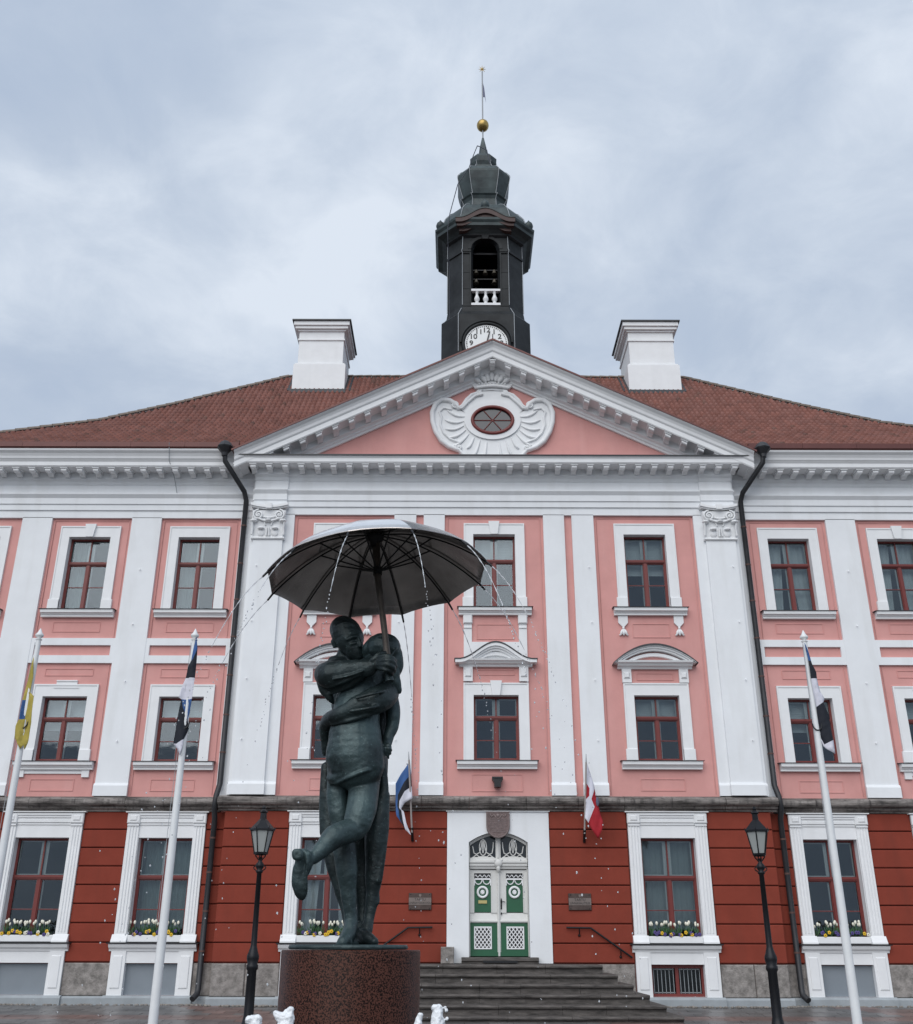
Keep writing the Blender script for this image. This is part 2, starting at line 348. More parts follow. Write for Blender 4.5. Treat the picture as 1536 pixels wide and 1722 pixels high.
# ------------------------------------------------------------ town hall
FR, FW = -.35, 0.0
hall = thing('town_hall', 'pink and white classical town hall with red ground floor, tiled roof and clock tower', 'building', (0, 3, 0))
XW = 20.5; XR = 8.4
BAYS = [(0, FR), (5.2, FR), (10.28, FW), (14.1, FW), (17.95, FW)]
def both(xs): return [s_ * x for x in xs for s_ in ((1, -1) if x else (1,))]
def sides(x): return (1, -1) if x else (1,)
# upper wall with real window openings
def holes_wall(x0, x1, z0, z1, holes, y0, th, name, m):
    xs = sorted({x0, x1} | {h[0] for h in holes} | {h[1] for h in holes}); zs = sorted({z0, z1} | {h[2] for h in holes} | {h[3] for h in holes}); g = MB()
    inside = lambda xm, zm: any(h[0] < xm < h[1] and h[2] < zm < h[3] for h in holes)
    for i in range(len(xs) - 1):
        for j in range(len(zs) - 1):
            a, b, c, d = xs[i], xs[i + 1], zs[j], zs[j + 1]
            if inside((a + b) / 2, (c + d) / 2): continue
            g.add([(a, y0, c), (b, y0, c), (b, y0, d), (a, y0, d)], [(0, 1, 2, 3)])
    for a, b, c, d in holes:
        y1 = y0 + th
        g.add([(a, y0, c), (b, y0, c), (b, y0, d), (a, y0, d), (a, y1, c), (b, y1, c), (b, y1, d), (a, y1, d)], [(0, 4, 5, 1), (1, 5, 6, 2), (2, 6, 7, 3), (3, 7, 4, 0)], 1)
    return put(name, (g, [m, TRIM]), hall)
HU, HM, HG, HB = .72, .73, .83, .78
ZU, ZM, ZG, ZB = (12.03, 14.68), (6.98, 9.06), (1.70, 4.64), (.24, 1.08)
for (x0, x1, f) in ((-XR, XR, FR), (-XW, -XR, FW), (XR, XW, FW)):
    hs = []; hg = []
    for bx, bf in BAYS:
        for s_ in sides(bx):
            x = bx * s_
            if x0 < x < x1:
                hs += [(x - HU, x + HU, *ZU), (x - HM, x + HM, *ZM)]
                if bx: hg += [(x - HG, x + HG, *ZG), (x - HB, x + HB, *ZB)]
                else: hg += [(-.9, .9, 1.28, 4.9)]
    holes_wall(x0, x1, 5.42, 16.7, hs, f, .42, 'pink_wall', PINK)
    holes_wall(x0, x1, -.3, 5.42, hg, f, .42, 'ground_floor_wall', REDG)
g = MB()
for s_ in (1, -1): g.box(min(s_ * XR, s_ * (XR - .01)), max(s_ * XR, s_ * (XR - .01)), FR, 0, -.3, 16.7)
for s_ in (1, -1): g.box(min(s_ * XW, s_ * (XW - .3)), max(s_ * XW, s_ * (XW - .3)), 0.43, 14, -.3, 17.6)
g.box(-XW, XW, 13.7, 14, -.3, 17.6)
put('side_wall', (g, PINK), hall)
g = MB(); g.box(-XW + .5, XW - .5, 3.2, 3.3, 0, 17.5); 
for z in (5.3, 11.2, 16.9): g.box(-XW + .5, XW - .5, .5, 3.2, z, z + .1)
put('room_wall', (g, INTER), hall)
# ground-floor red courses
spans = [(1.56, 3.96, FR), (6.44, 8.44, FR), (8.46, 9.06, FW), (11.50, 12.88, FW), (15.32, 16.73, FW), (19.17, 20.5, FW)]
ch = (5.42 - 1.12) / 8
for i in range(8):
    for a, b, f in spans:
        for s_ in (1, -1):
            x0, x1 = sorted((a * s_, b * s_))
            if f == FR and b > 8: x1, x0 = (x1, x0)
            g = MB().bbox(x0, x1, f - .075, f + .005 if b != 8.44 else f + .3, 1.12 + i * ch + .014, 1.12 + (i + 1) * ch - .014, .022)
            put('red_course', (g, RED), hall)
# granite plinth blocks, plinth strip
def blocks(a, b, n): return [(a + (b - a) * k / n, a + (b - a) * (k + 1) / n) for k in range(n)]
for a, b, f in spans:
    n = 2 if b - a > 1.6 else 1
    for s_ in (1, -1):
        for p, q in blocks(a, b, n):
            x0, x1 = sorted((p * s_, q * s_))
            put('granite_block', (MB().bbox(x0 + .008, x1 - .008, f - .06 - random.uniform(0, .02), f + (.3 if b == 8.44 else .0), .22, 1.10, .025), GRANITE), hall)
g = MB()
for x0, x1, f in ((-XR - .1, XR + .1, FR), (-XW, -XR - .1, FW), (XR + .1, XW, FW)):
    g.sweep([(f, -.4), (f - .16, -.4), (f - .16, .16), (f - .10, .215), (f, .215)], x0, x1)
    for bx, bf in BAYS[1:]:
        for s_ in (1, -1):
            x = bx * s_
            if x0 < x < x1: g.sweep([(f, -.4), (f - .24, -.4), (f - .24, .17), (f - .17, .235), (f, .235)], x - 1.3, x + 1.3)
put('plinth_strip', (g, GREYP), hall)
# stone ledge: segments
def ledge_prof(f):
    return [(f, 5.42), (f - .10, 5.42), (f - .12, 5.47), (f - .20, 5.50), (f - .22, 5.56), (f - .32, 5.585), (f - .37, 5.63), (f - .385, 5.69), (f - .37, 5.75), (f - .32, 5.80), (f - .10, 5.87), (f, 5.88)]
for x0, x1, f in ((-XR - .25, XR + .25, FR), (XR + .26, XW, FW), (-XW, -XR - .26, FW)):
    n = max(2, int((x1 - x0) / 1.45)); cuts = [x0] + [x0 + (x1 - x0) * (k + random.uniform(-.18, .18)) / n for k in range(1, n)] + [x1]
    for a, b in zip(cuts, cuts[1:]):
        d = random.uniform(-.008, .008); g = MB().sweep([(y + d * (i not in (0, 11)), z) for i, (y, z) in enumerate(ledge_prof(f))], a + .006, b - .006)
        put('ledge_stone', (g, LEDGE), hall)
# white fields and pilasters (proud of the pink panels)
P = .10
def wbox(g, a, b, f, z0, z1, p=P, mirror=True):
    for s_ in ((1, -1) if mirror else (1,)):
        x0, x1 = sorted((a * s_, b * s_)); g.box(x0, x1, f - p, f + .02, z0, z1)
ZP = (5.88, 15.40)
def pilaster(a, b, f, base=True, name='pilaster'):
    for s_ in (1, -1):
        x0, x1 = sorted((a * s_, b * s_)); g = MB(); g.box(x0, x1, f - P, f + .02, ZP[0], ZP[1])
        if base: g.sweep([(f - P, 5.885), (f - P - .07, 5.885), (f - P - .07, 6.2), (f - P - .03, 6.27), (f - P, 6.28)], x0 - .02, x1 + .02)
        put(name, (g, WHITE), hall)
pilaster(1.71, 2.44, FR); pilaster(2.70, 3.46, FR); pilaster(11.66, 12.70, FW); pilaster(15.5, 16.55, FW); pilaster(19.35, 20.45, FW)
for s_ in (1, -1):   # broad corner pilasters of the risalit, with a raised shaft and capital
    g = MB(); x0, x1 = sorted((6.93 * s_, 8.42 * s_)); g.box(x0, x1, FR - P, FR + .3, *ZP)
    a, b = sorted((7.28 * s_, 8.30 * s_)); g.box(a, b, FR - .20, FR - P + .01, 5.88, 14.42)
    g.sweep([(FR - .2, 5.885), (FR - .28, 5.885), (FR - .28, 6.2), (FR - .24, 6.27), (FR - .2, 6.28)], a - .03, b + .03)
    g.sweep([(FR - P, 5.885), (FR - P - .07, 5.885), (FR - P - .07, 6.2), (FR - P - .03, 6.27), (FR - P, 6.28)], x0 - .01, x1 + .01)
    p = put('corner_pilaster', (g, WHITE), hall)
    # capital
    c = (a + b) / 2; f = FR - .2; g = MB()
    g.sweep([(f + .1, 14.40), (f - .04, 14.40), (f - .07, 14.44), (f - .04, 14.49), (f + .1, 14.49)], a - .06, b + .06)
    g.add([(a, f + .1, 14.49), (b, f + .1, 14.49), (b, f - .02, 14.49), (a, f - .02, 14.49), (a - .06, f + .1, 15.45), (b + .06, f + .1, 15.45), (b + .06, f - .12, 15.45), (a - .06, f - .12, 15.45)],
          [(0, 3, 7, 4), (3, 2, 6, 7), (2, 1, 5, 6)])
    ar = [(c - .64 + 1.28 * t, 15.52 + .10 * (2 * t - 1) ** 2) for t in [i / 12 for i in range(13)]]
    g.strip(ar, [(x, z + .09) for x, z in ar], f - .22, f + .1)
    g.strip([(x * .97 + c * .03, z - .05) for x, z in ar], [(x * .97 + c * .03, z) for x, z in ar], f - .17, f + .1)
    g.box(c - .10, c + .10, f - .27, f, 15.48, 15.66)
    for q in (1, -1):
        g.tube(spiral((c + q * .36, 15.27), f - .15, .19, 1.9, -q, R_(90)), .035, 6)
        g.ball((c + q * .36, f - .15, 15.27), .05, 8)
        g.ball((c + q * .50, f - .14, 15.04), (.13, .12, .06), 10); g.ball((c + q * .24, f - .10, 14.78), (.12, .10, .05), 10)
        g.ball((c + q * .24, f - .02, 14.64), (.14, .06, .16), 10)
        g.tube([(c + q * .55, f - .08, 14.55), (c + q * .53, f - .10, 14.8), (c + q * .55, f - .16, 15.0)], .04, 6)
        g.tube([(c + q * .1, f - .08, 14.9), (c + q * .16, f - .12, 15.06), (c + q * .3, f - .12, 15.1)], .03, 6)
        g.tube([(c + q * .05, f - .08, 14.52), (c + q * .03, f - .1, 14.8)], .03, 6)
    g.ball((c, f - .14, 15.06), (.12, .11, .05), 10)
    g.tube([(c - .36 + .72 * t, f - .15, 15.13 - .10 * math.sin(math.pi * t)) for t in [i / 10 for i in range(11)]], .035, 6)
    g.tube([(c - .30 + .6 * t, f - .12, 15.24 - .07 * math.sin(math.pi * t)) for t in [i / 10 for i in range(11)]], .025, 6)
    put('capital', (g, TRIM), p)
# wing bands between storeys
for cx, a, b in ((10.28, 8.85, 11.66), (14.1, 12.70, 15.5), (17.95, 16.55, 19.35)):
    for s_ in (1, -1):
        x0, x1 = sorted((a * s_, b * s_)); g = MB()
        g.box(x0, x1, -P + .015, .02, 10.78, 11.02); g.box(x0, x1, -P + .015, .02, 10.17, 10.43)
        g.box(x0, x0 + .13, -P + .015, .02, 10.43, 10.78); g.box(x1 - .13, x1, -P + .015, .02, 10.43, 10.78)
        put('wall_band', (g, WHITE), hall)
for s_ in (1, -1): 
    x0, x1 = sorted((8.43 * s_, 8.86 * s_)); put('pilaster', (MB().box(x0, x1, -P, .02, *ZP), WHITE), hall)
for s_ in (1, -1):   # small plaster anchors up the pilasters
    for xa, fa, dx in ((7.8, FR - .2, .3), (12.18, FW - P, .0), (3.1, FR - P, .12)):
        g = MB()
        for k in range(4): z = 7.6 + 1.95 * k; g.tube([(s_ * (xa + dx), fa, z), (s_ * (xa + dx), fa - .05, z + .01), (s_ * (xa + dx), fa - .05, z - .03)], .016, 6)
        put('wall_anchor', (g, TRIM), hall)
# entablature
def entab(f, x0, x1, extra=0):
    g = MB(); e = extra
    pr = [(f + .1, 15.38), (f - P - e, 15.38), (f - P - e, 15.64), (f - .15 - e, 15.66), (f - .15 - e, 15.86), (f - .19 - e, 15.88), (f - .19 - e, 16.10), (f - .22 - e, 16.14), (f - .28 - e, 16.22), (f - .28 - e, 16.26), (f - P - .01 - e, 16.27),
          (f - P - .01 - e, 16.62), (f - .16 - e, 16.66), (f - .20 - e, 16.74), (f - .30 - e, 16.80), (f - .32 - e, 17.03), (f + .1, 17.03)]
    g.sweep(pr, x0, x1); return g
put('entablature', (entab(FR, -XR - .02, XR + .02), WHITE), hall)
for s_ in (1, -1):
    a, b = sorted((7.22 * s_, 8.36 * s_)); put('entablature', (entab(FR, a, b, .08), WHITE), hall)
    a, b = sorted(((XR + .02) * s_, XW * s_)); put('entablature', (entab(FW, a, b), WHITE), hall)
def cornice(f, x0, x1, top):
    g = MB(); pr = [(f, 17.03), (f - .85, 17.03), (f - .85, 17.06), (f - .87, 17.06), (f - .87, 17.20), (f - .90, 17.24), (f - .92, 17.27)]
    if top: pr += [(f - .95, 17.30), (f - .97, 17.38), (f - 1.02, 17.47), (f - 1.10, 17.54), (f - 1.12, 17.60), (f - 1.0, 17.66), (f + .1, 17.66)]
    else: pr += [(f - .9, 17.30), (f - .3, 17.40), (f, 17.42)]
    return g.sweep(pr, x0, x1)
for s_ in (1, -1):
    a, b = sorted(((XR + .02) * s_, (XW + .7) * s_)); put('cornice', (cornice(FW, a, b, True), TRIM), hall)
put('cornice', (cornice(FR, -9.02, 9.02, False), TRIM), hall)
put('lead_strip', (MB().sweep([(FR - .3, 17.402), (FR - .94, 17.275), (FR - .955, 17.275), (FR - .955, 17.315), (FR - .3, 17.435)], -8.9, 8.9), LEAD), hall)
# modillions
mg = MB()
mg.prism([(-.085, -.04), (.085, -.04), (.085, .0), (-.085, .0)], -.03, .5); 
mg.box(-.125, .125, -.48, .0, -.045, 0)
V = [(-.07, -.44, -.045), (.07, -.44, -.045), (.10, -.42, -.045)]
mg.sweep([(0, -.06), (-.44, -.045), (-.44, -.12), (-.41, -.15), (-.30, -.15), (-.20, -.13), (-.10, -.17), (0, -.20)], -.09, .09)
MOD = mg.mesh('modillion', TRIM)
SP = .56; k = 0
x = 0
while x < 9.1:
    for s_ in sides(x): put('modillion', MOD, hall, (s_ * x, FR - .34, 17.028))
    x += SP
x = 8.96
while x < XW + .3:
    for s_ in (1, -1): put('modillion', MOD, hall, (s_ * x, FW - .34, 17.028))
    x += SP
# gutter
for s_ in (1, -1):
    x0 = 8.95
    while x0 < XW + .7:
        a, b = sorted((x0 * s_, min(x0 + 1.9, XW + .75) * s_)); put('gutter', (MB().sweep([(-1.10, 17.62), (-1.16, 17.66), (-1.17, 17.84), (-1.13, 17.86), (-.95, 17.84), (-.95, 17.66)], a + .004, b - .004), REDMETAL), hall); x0 += 1.9
# ------------------------------------------------------------ pediment
SL = .497
put('pediment_wall', (MB().prism([(-8.4, 17.42), (8.4, 17.42), (0, 21.6)], FR, FR + .3), PINK), hall)
A0 = 21.90
for s_ in (1, -1):
    fo = FR; xe = 9.04 * s_
    def dz(p): return [(y, z) for y, z in p]
    crown = [(fo, A0 - .58), (fo - .86, A0 - .58), (fo - .86, A0 - .55), (fo - .88, A0 - .55), (fo - .88, A0 - .36), (fo - .91, A0 - .33), (fo - .93, A0 - .30), (fo - .95, A0 - .20), (fo - 1.00, A0 - .11), (fo - 1.08, A0 - .05), (fo - 1.10, A0), (fo - 1.0, A0 + .03), (fo, A0 + .03)]
    bed = [(fo + .02, A0 - 1.02), (fo - .09, A0 - 1.02), (fo - .11, A0 - .95), (fo - .16, A0 - .92), (fo - .18, A0 - .86), (fo - .28, A0 - .80), (fo - .32, A0 - .58), (fo + .02, A0 - .58)]
    x0, x1 = (0, xe) if s_ > 0 else (xe, 0)
    put('raking_cornice', (MB().sweep(crown, x0, x1, slope=SL), TRIM), hall)
    xb = 8.1 * s_; a, b = (0, xb) if s_ > 0 else (xb, 0)
    put('raking_moulding', (MB().sweep(bed, a, b, slope=SL), TRIM), hall)
    flash = [(fo - 1.13, A0 - .01), (fo - 1.13, A0 + .06), (fo - .7, A0 + .13), (fo + 8.5, A0 + .13), (fo + 8.5, A0 + .04), (fo - .7, A0 + .035), (fo - 1.1, A0 + .03)]
    a, b = (0, 9.12 * s_) if s_ > 0 else (9.12 * s_, 0)
    put('gable_roof', (MB().sweep(flash, a, b, slope=SL), REDMETAL), hall)
mg = MB(); mg.box(-.125, .125, -.48, .0, -.045, 0); mg.sweep([(0, -.06), (-.44, -.045), (-.44, -.12), (-.41, -.15), (-.30, -.15), (-.20, -.13), (-.10, -.17), (0, -.20)], -.09, .09)
for s_ in (0, 1, -1):
    g2 = MB()
    if s_: g2.v = [(x, y, z - SL * s_ * x) for x, y, z in mg.v]
    else: g2.v = [(x, y, z - SL * abs(x)) for x, y, z in mg.v]
    g2.f, g2.m, g2.s, g2.t = mg.f, mg.m, mg.s, mg.t
    me = g2.mesh('raking_modillion', TRIM)
    if s_ == 0: put('modillion', me, hall, (0, FR - .34, A0 - .582))
    else:
        x = .56
        while x < 7.9: put('modillion', me, hall, (s_ * x, FR - .34, A0 - .582 - SL * x)); x += .56
# lightning rod on the gable apex
put('lightning_rod', (MB().tube([(0.02, FR - .8, 21.95), (0.02, FR - .8, 22.35)], .018, 6), DARKCAB), hall)
# oval window and shell cartouche
OZ = 19.10
def ell(rx, rz, n=36, cz=OZ, cx=0): return [(cx + rx * math.cos(2 * math.pi * i / n), cz + rz * math.sin(2 * math.pi * i / n)) for i in range(n)]
half = [(0, 17.44), (.62, 17.44), (.92, 17.46), (1.10, 17.66), (1.25, 17.86), (1.62, 18.0), (1.92, 18.25), (2.14, 18.65), (2.25, 19.05), (2.27, 19.45), (2.15, 19.80), (1.92, 19.98), (1.62, 19.96), (1.42, 19.82), (1.30, 19.62), (1.12, 19.72), (.98, 19.98), (.78, 20.20), (.55, 20.30), (.40, 20.42), (.2, 20.36), (0, 20.34)]
n = len(half); ring_in = [(1.02 * math.cos(t), OZ + .78 * math.sin(t)) for t in [-math.pi / 2 + math.pi * i / (n - 1) for i in range(n)]]
g = MB()
for s_ in (1, -1): g.strip([(s_ * x, z) for x, z in half], [(s_ * x, z) for x, z in ring_in], FR - .10, FR + .02)
cart = put('cartouche', (g, TRIM), hall)
g = MB()
for s_ in (1, -1):
    rim = [(s_ * (x * .965), FR - .12, OZ + (z - OZ) * .965) for x, z in half[2:20]]
    g.tube(rim, [.05 + .05 * math.sin(math.pi * i / 17) for i in range(18)], 8)
    inner = [(s_ * x, FR - .12, z) for x, z in [(1.2, 18.2), (1.55, 18.35), (1.78, 18.6), (1.9, 18.95), (1.86, 19.25), (1.93, 19.45), (1.78, 19.62), (1.5, 19.55)]]
    g.tube(inner, .045, 6)
    for a0 in (18, 4, -9, -22, -35, -50, -64, -78):
        a = R_(a0); r1 = 1.62 if a0 > -40 else 1.35
        if a0 < -60: r1 = 1.5
        p = [(s_ * (1.05 + (r1 + .12 - 1.05) * t) * math.cos(a), FR - .11, OZ - .08 + (.80 + (r1 * 1.02 - .80) * t) * math.sin(a) - .10 * math.sin(math.pi * t)) for t in [i / 6 for i in range(7)]]
        p = [(x, y, max(z, 17.5)) for x, y, z in p]
        g.tube(p, [.02, .035, .045, .055, .055, .05, .02], 6)
    for c, r0, d in (((.46, 20.22), .12, -1), ((1.38, 19.72), .14, 1), ((1.22, 18.0), .13, -1), ((.5, 17.6), .11, 1)):
        g.tube(spiral((s_ * c[0], c[1]), FR - .15, r0, 1.6, d * s_, R_(90)), .038, 6); g.ball((s_ * c[0], FR - .15, c[1]), .05, 8)
    g.tube([(s_ * x, FR - .14, z) for x, z in [(.34, 20.20), (.62, 20.12), (.9, 19.85), (1.1, 19.6), (1.3, 19.58)]], .06, 6)
# crown
cr_ = [(.30, 20.30), (.62, 20.42), (.60, 20.62), (.78, 20.78), (1.0, 20.86), (.72, 20.98), (.30, 21.10), (0, 21.12)]
g.strip([(x, z) for x, z in [(-.62, 20.42), (-.3, 20.34), (0, 20.36), (.3, 20.34), (.62, 20.42)]], [(x, z) for x, z in [(-.95, 20.86), (-.5, 21.05), (0, 21.25), (.5, 21.05), (.95, 20.86)]], FR - .14, FR + .02)
g.tube([(-.58 + 1.16 * t, FR - .2, 20.50 + .08 * math.sin(math.pi * t) - .08) for t in [i / 8 for i in range(9)]], .06, 8)
for q, (x, z, a) in enumerate([(0, 20.95, 0), (-.32, 20.80, 35), (.32, 20.80, -35), (-.17, 20.86, 15), (.17, 20.86, -15), (-.55, 20.74, 55), (.55, 20.74, -55)]):
    Q = Matrix.Rotation(R_(-a), 3, 'Y'); g.ball((x, FR - .2, z), (.10, .08, .24 if q == 0 else .19), 8, q=Q)
for k in range(9): g.ball((-.48 + .12 * k, FR - .24, 20.55 + .05 * math.sin(math.pi * k / 8)), .04, 6)
put('shell_relief', (g, TRIM), cart)
g = MB(); g.strip([(x, z) for x, z in ell(1.02, .78) + [ell(1.02, .78)[0]]], [(x, z) for x, z in ell(.76, .56) + [ell(.76, .56)[0]]], FR - .16, FR)
put('oval_ring', (g, TRIM), cart)
g = MB(); g.tube([(x, FR - .16, z) for x, z in ell(.73, .54)], .065, 8, closed=True)
for a in (0, 60, 120):
    c, s = math.cos(R_(a)), math.sin(R_(a)); g.tube([(-.68 * c, FR - .13, OZ - .49 * s), (.68 * c, FR - .13, OZ + .49 * s)], .018, 6)
ow = put('oval_window', (g, FRAME), hall)
put('pane', (MB().prism(ell(.70, .50), FR - .115, FR - .105), mat('dark_oval_glass', (.03, .035, .045), .08, spec=.6)), ow)
# ------------------------------------------------------------ windows
def frame_mesh(hw, H, t1, t2, wide):
    g = MB(); b = .065; mu = .052; y0, y1 = 0, .09
    g.box(-hw, -hw + b, y0, y1, 0, H); g.box(hw - b, hw, y0, y1, 0, H); g.box(-hw + b, hw - b, y0, y1, H - b, H); g.box(-hw + b, hw - b, y0, y1, 0, b)
    g.box(-hw + b, hw - b, y0 - .03, y1, t1 - .055, t1 + .055); g.box(-hw + b, hw - b, y0 - .05, y0 - .028, t1 - .02, t1 + .02)
    g.box(-mu, mu, y0 - .015, y1, b, t1 - .055); g.box(-.022, .022, y0 + .02, y1 - .01, t1 + .055, H - b)
    for s_ in (1, -1):
        x0, x1 = sorted((mu * s_, (hw - b) * s_)); g.box(x0, x1, y0 + .03, y1 - .02, t2 - .014, t2 + .014)
        g.box(x0 + .0, x0 + .03, y0 + .015, y1, b, t1 - .055); g.box(x1 - .03, x1, y0 + .015, y1, b, t1 - .055); g.box(x0 + .03, x1 - .03, y0 + .015, y1, b, b + .035); g.box(x0 + .03, x1 - .03, y0 + .015, y1, t1 - .09, t1 - .055)
    return g.mesh('window', FRAME)
def sash_mesh(hw, H, t1, t2):
    g = MB(); b = .10; y0, y1 = .105, .14
    for s_ in (1, -1):
        for z0, z1 in ((.05, t1 - .05), (t1 + .05, H - .05)):
            x0, x1 = sorted((.075 * s_, (hw - .05) * s_)); w_ = .045
            g.box(x0, x0 + w_, y0, y1, z0, z1); g.box(x1 - w_, x1, y0, y1, z0, z1); g.box(x0 + w_, x1 - w_, y0, y1, z0, z0 + w_); g.box(x0 + w_, x1 - w_, y0, y1, z1 - w_, z1)
        g.box(*sorted((.075 * s_, (hw - .05) * s_)), y0, y1 - .01, t2 - .02, t2 + .02)
    g.box(-.075, .075, y0 + .01, y1, .05, H - .05)
    return g.mesh('inner_sash', SASH)
KIND = {}
for key, hw, (z0, z1), a, b in (('U', HU, ZU, .655, .33), ('M', HM, ZM, .665, .32), ('G', HG, ZG, .615, .30)):
    H = z1 - z0; t1, t2 = a * H, b * H
    KIND[key] = (hw, z0, H, t1, t2, frame_mesh(hw, H, t1, t2, 0), sash_mesh(hw, H, t1, t2),
                 MB().box(-hw + .1, hw - .1, .0, .012, t1 + .05, H - .05).mesh('pane', GLASS))
def pane_mesh(x0, x1, z0, z1): return MB().box(x0, x1, .045, .053, z0, z1).mesh('pane', GLASS)
PANES = {}
for key in KIND:
    hw, z0, H, t1, t2, *_ = KIND[key]
    PANES[key] = [pane_mesh(*sorted((.02 * s_, (hw - .064) * s_)), t1 + .054, H - .064) for s_ in (1, -1)] + \
        [pane_mesh(*sorted((.05 * s_, (hw - .064) * s_)), zz0, zz1) for s_ in (1, -1) for zz0, zz1 in ((.064, t2), (t2 + .002, t1 - .054))]
def wavy(x0, x1, z0, z1, y, amp, m, taper=0):
    g = MB(); n = max(6, int((x1 - x0) / .025)); V = []
    for j, z in enumerate((z0, (z0 + z1) / 2, z1)):
        for i in range(n + 1):
            t = i / n; x = x0 + (x1 - x0) * t
            V.append((x + taper * (1 - j / 2) * (1 if taper else 0), y + amp * math.sin(t * n * .9) + amp * .6 * math.sin(t * n * .37 + j), z))
    F = [(j * (n + 1) + i, j * (n + 1) + i + 1, (j + 1) * (n + 1) + i + 1, (j + 1) * (n + 1) + i) for j in range(2) for i in range(n)]
    g.add(V, F, 0, True); return g.mesh('curtain', m)
def window(x, f, key, cover):
    hw, z0, H, t1, t2, fm, sm, _ = KIND[key]; Y = f + .20
    wdw = put('window', fm, hall, (x, Y, z0))
    for pm in PANES[key]: put('pane', pm, wdw, (x, Y, z0))
    put('inner_sash', sm, wdw, (x, Y, z0))
    if cover == 'blind':
        bm_ = MB()
        zz0 = t1 - .25 * H * random.choice((0, .1, .6)); k = zz0
        while k < H: bm_.box(-hw + .02, hw - .02, .36, .375, k, min(k + .055, H)); k += .06
        put('blind', (bm_, CURT), wdw, (x, Y, z0))
    elif cover == 'sheer':
        for s_ in (1, -1):
            a, b = sorted((hw * s_, (hw - .62) * s_)); put('curtain', wavy(a, b, 0, H, .36, .018, CURT, -.18 * s_ * -1), wdw, (x, Y, z0))
    elif cover == 'half':
        put('curtain', wavy(-hw, -.1, 0, H, .36, .02, CURTG), wdw, (x, Y, z0))
    elif cover == 'grey':
        put('curtain', wavy(-hw, hw, 0 if key != 'G' else .35, H, .40, .02, CURTG), wdw, (x, Y, z0))
    return wdw
def surround(x, z0, z1, hw, f, ears, key):
    g = MB(); b = .33; p = .055; t = .40
    g.box(x - hw - b, x - hw, f - p, f, z0, z1 + t); g.box(x + hw, x + hw + b, f - p, f, z0, z1 + t); g.box(x - hw, x + hw, f - p, f, z1, z1 + t)
    # inner fillet, raised outer lip
    g.box(x - hw - b, x + hw + b, f - p - .02, f - p + .01, z1 + t - .05, z1 + t)
    for s_ in (1, -1):
        a, c = sorted((x + s_ * (hw + b), x + s_ * (hw + b - .045))); g.box(a, c, f - p - .02, f - p + .01, z0 + (.36 if ears else 0), z1 + t - .05)
        if ears: a, c = sorted((x + s_ * hw, x + s_ * (hw + b + .04))); g.bbox(a, c, f - p - .035, f, z0, z0 + .36, .012)
    q = put('window_surround', (g, TRIM), hall)
    if key == 'keystone':
        put('keystone', (MB().prism([(x - .12, z1 - .02), (x + .12, z1 - .02), (x + .19, z1 + t + .06), (x - .19, z1 + t + .06)], f - .14, f - .05), TRIM), q)
    if key == 'crest':
        put('crest', (MB().box(x - .34, x + .34, f - p - .005, f, z1 + t + .001, z1 + t + .13).box(x - .34, x + .34, f - p - .03, f - p - .004, z1 + t + .09, z1 + t + .13).box(x - .42, x + .42, f - p - .025, f - p - .02, z1 + t - .13, z1 + t - .1), TRIM), q)
def sill(x, f, zt, hw=1.27):
    g = MB(); pr = [(f, zt - .27), (f - .13, zt - .27), (f - .13, zt - .21), (f - .15, zt - .205), (f - .19, zt - .15), (f - .20, zt - .145), (f - .24, zt - .14), (f - .25, zt - .02), (f, zt - .015)]
    for i in range(0, 1): g.sweep(pr, x - hw + .05, x + hw - .05)
    g.sweep([(f, zt - .02), (f - .28, zt - .035), (f - .285, zt - .02), (f, zt + .012)], x - hw, x + hw, 1)
    return put('window_sill', (g, [TRIM, LEAD]), hall)
def panel(x, f, hw, z0, z1):
    g = MB(); t = .022; p = .018
    g.box(x - hw, x + hw, f - p, f, z1 - t, z1); g.box(x - hw, x + hw, f - p, f, z0, z0 + t); g.box(x - hw, x - hw + t, f - p, f, z0 + t, z1 - t); g.box(x + hw - t, x + hw, f - p, f, z0 + t, z1 - t)
    put('wall_panel', (g, PINK), hall)
covU = {(0, 1): 'blind', (5.2, 1): 'blind', (5.2, -1): 'blind', (10.28, 1): 'sheer', (14.1, 1): 'sheer', (10.28, -1): 'half', (14.1, -1): 'half'}
covM = {(0, 1): 'none', (5.2, 1): 'blind', (5.2, -1): 'blind', (10.28, 1): 'blind', (14.1, 1): 'blind', (10.28, -1): 'blind', (14.1, -1): 'blind'}
covG = {(5.2, 1): 'grey', (5.2, -1): 'sheer', (10.28, 1): 'none', (14.1, 1): 'none', (10.28, -1): 'grey', (14.1, -1): 'none'}
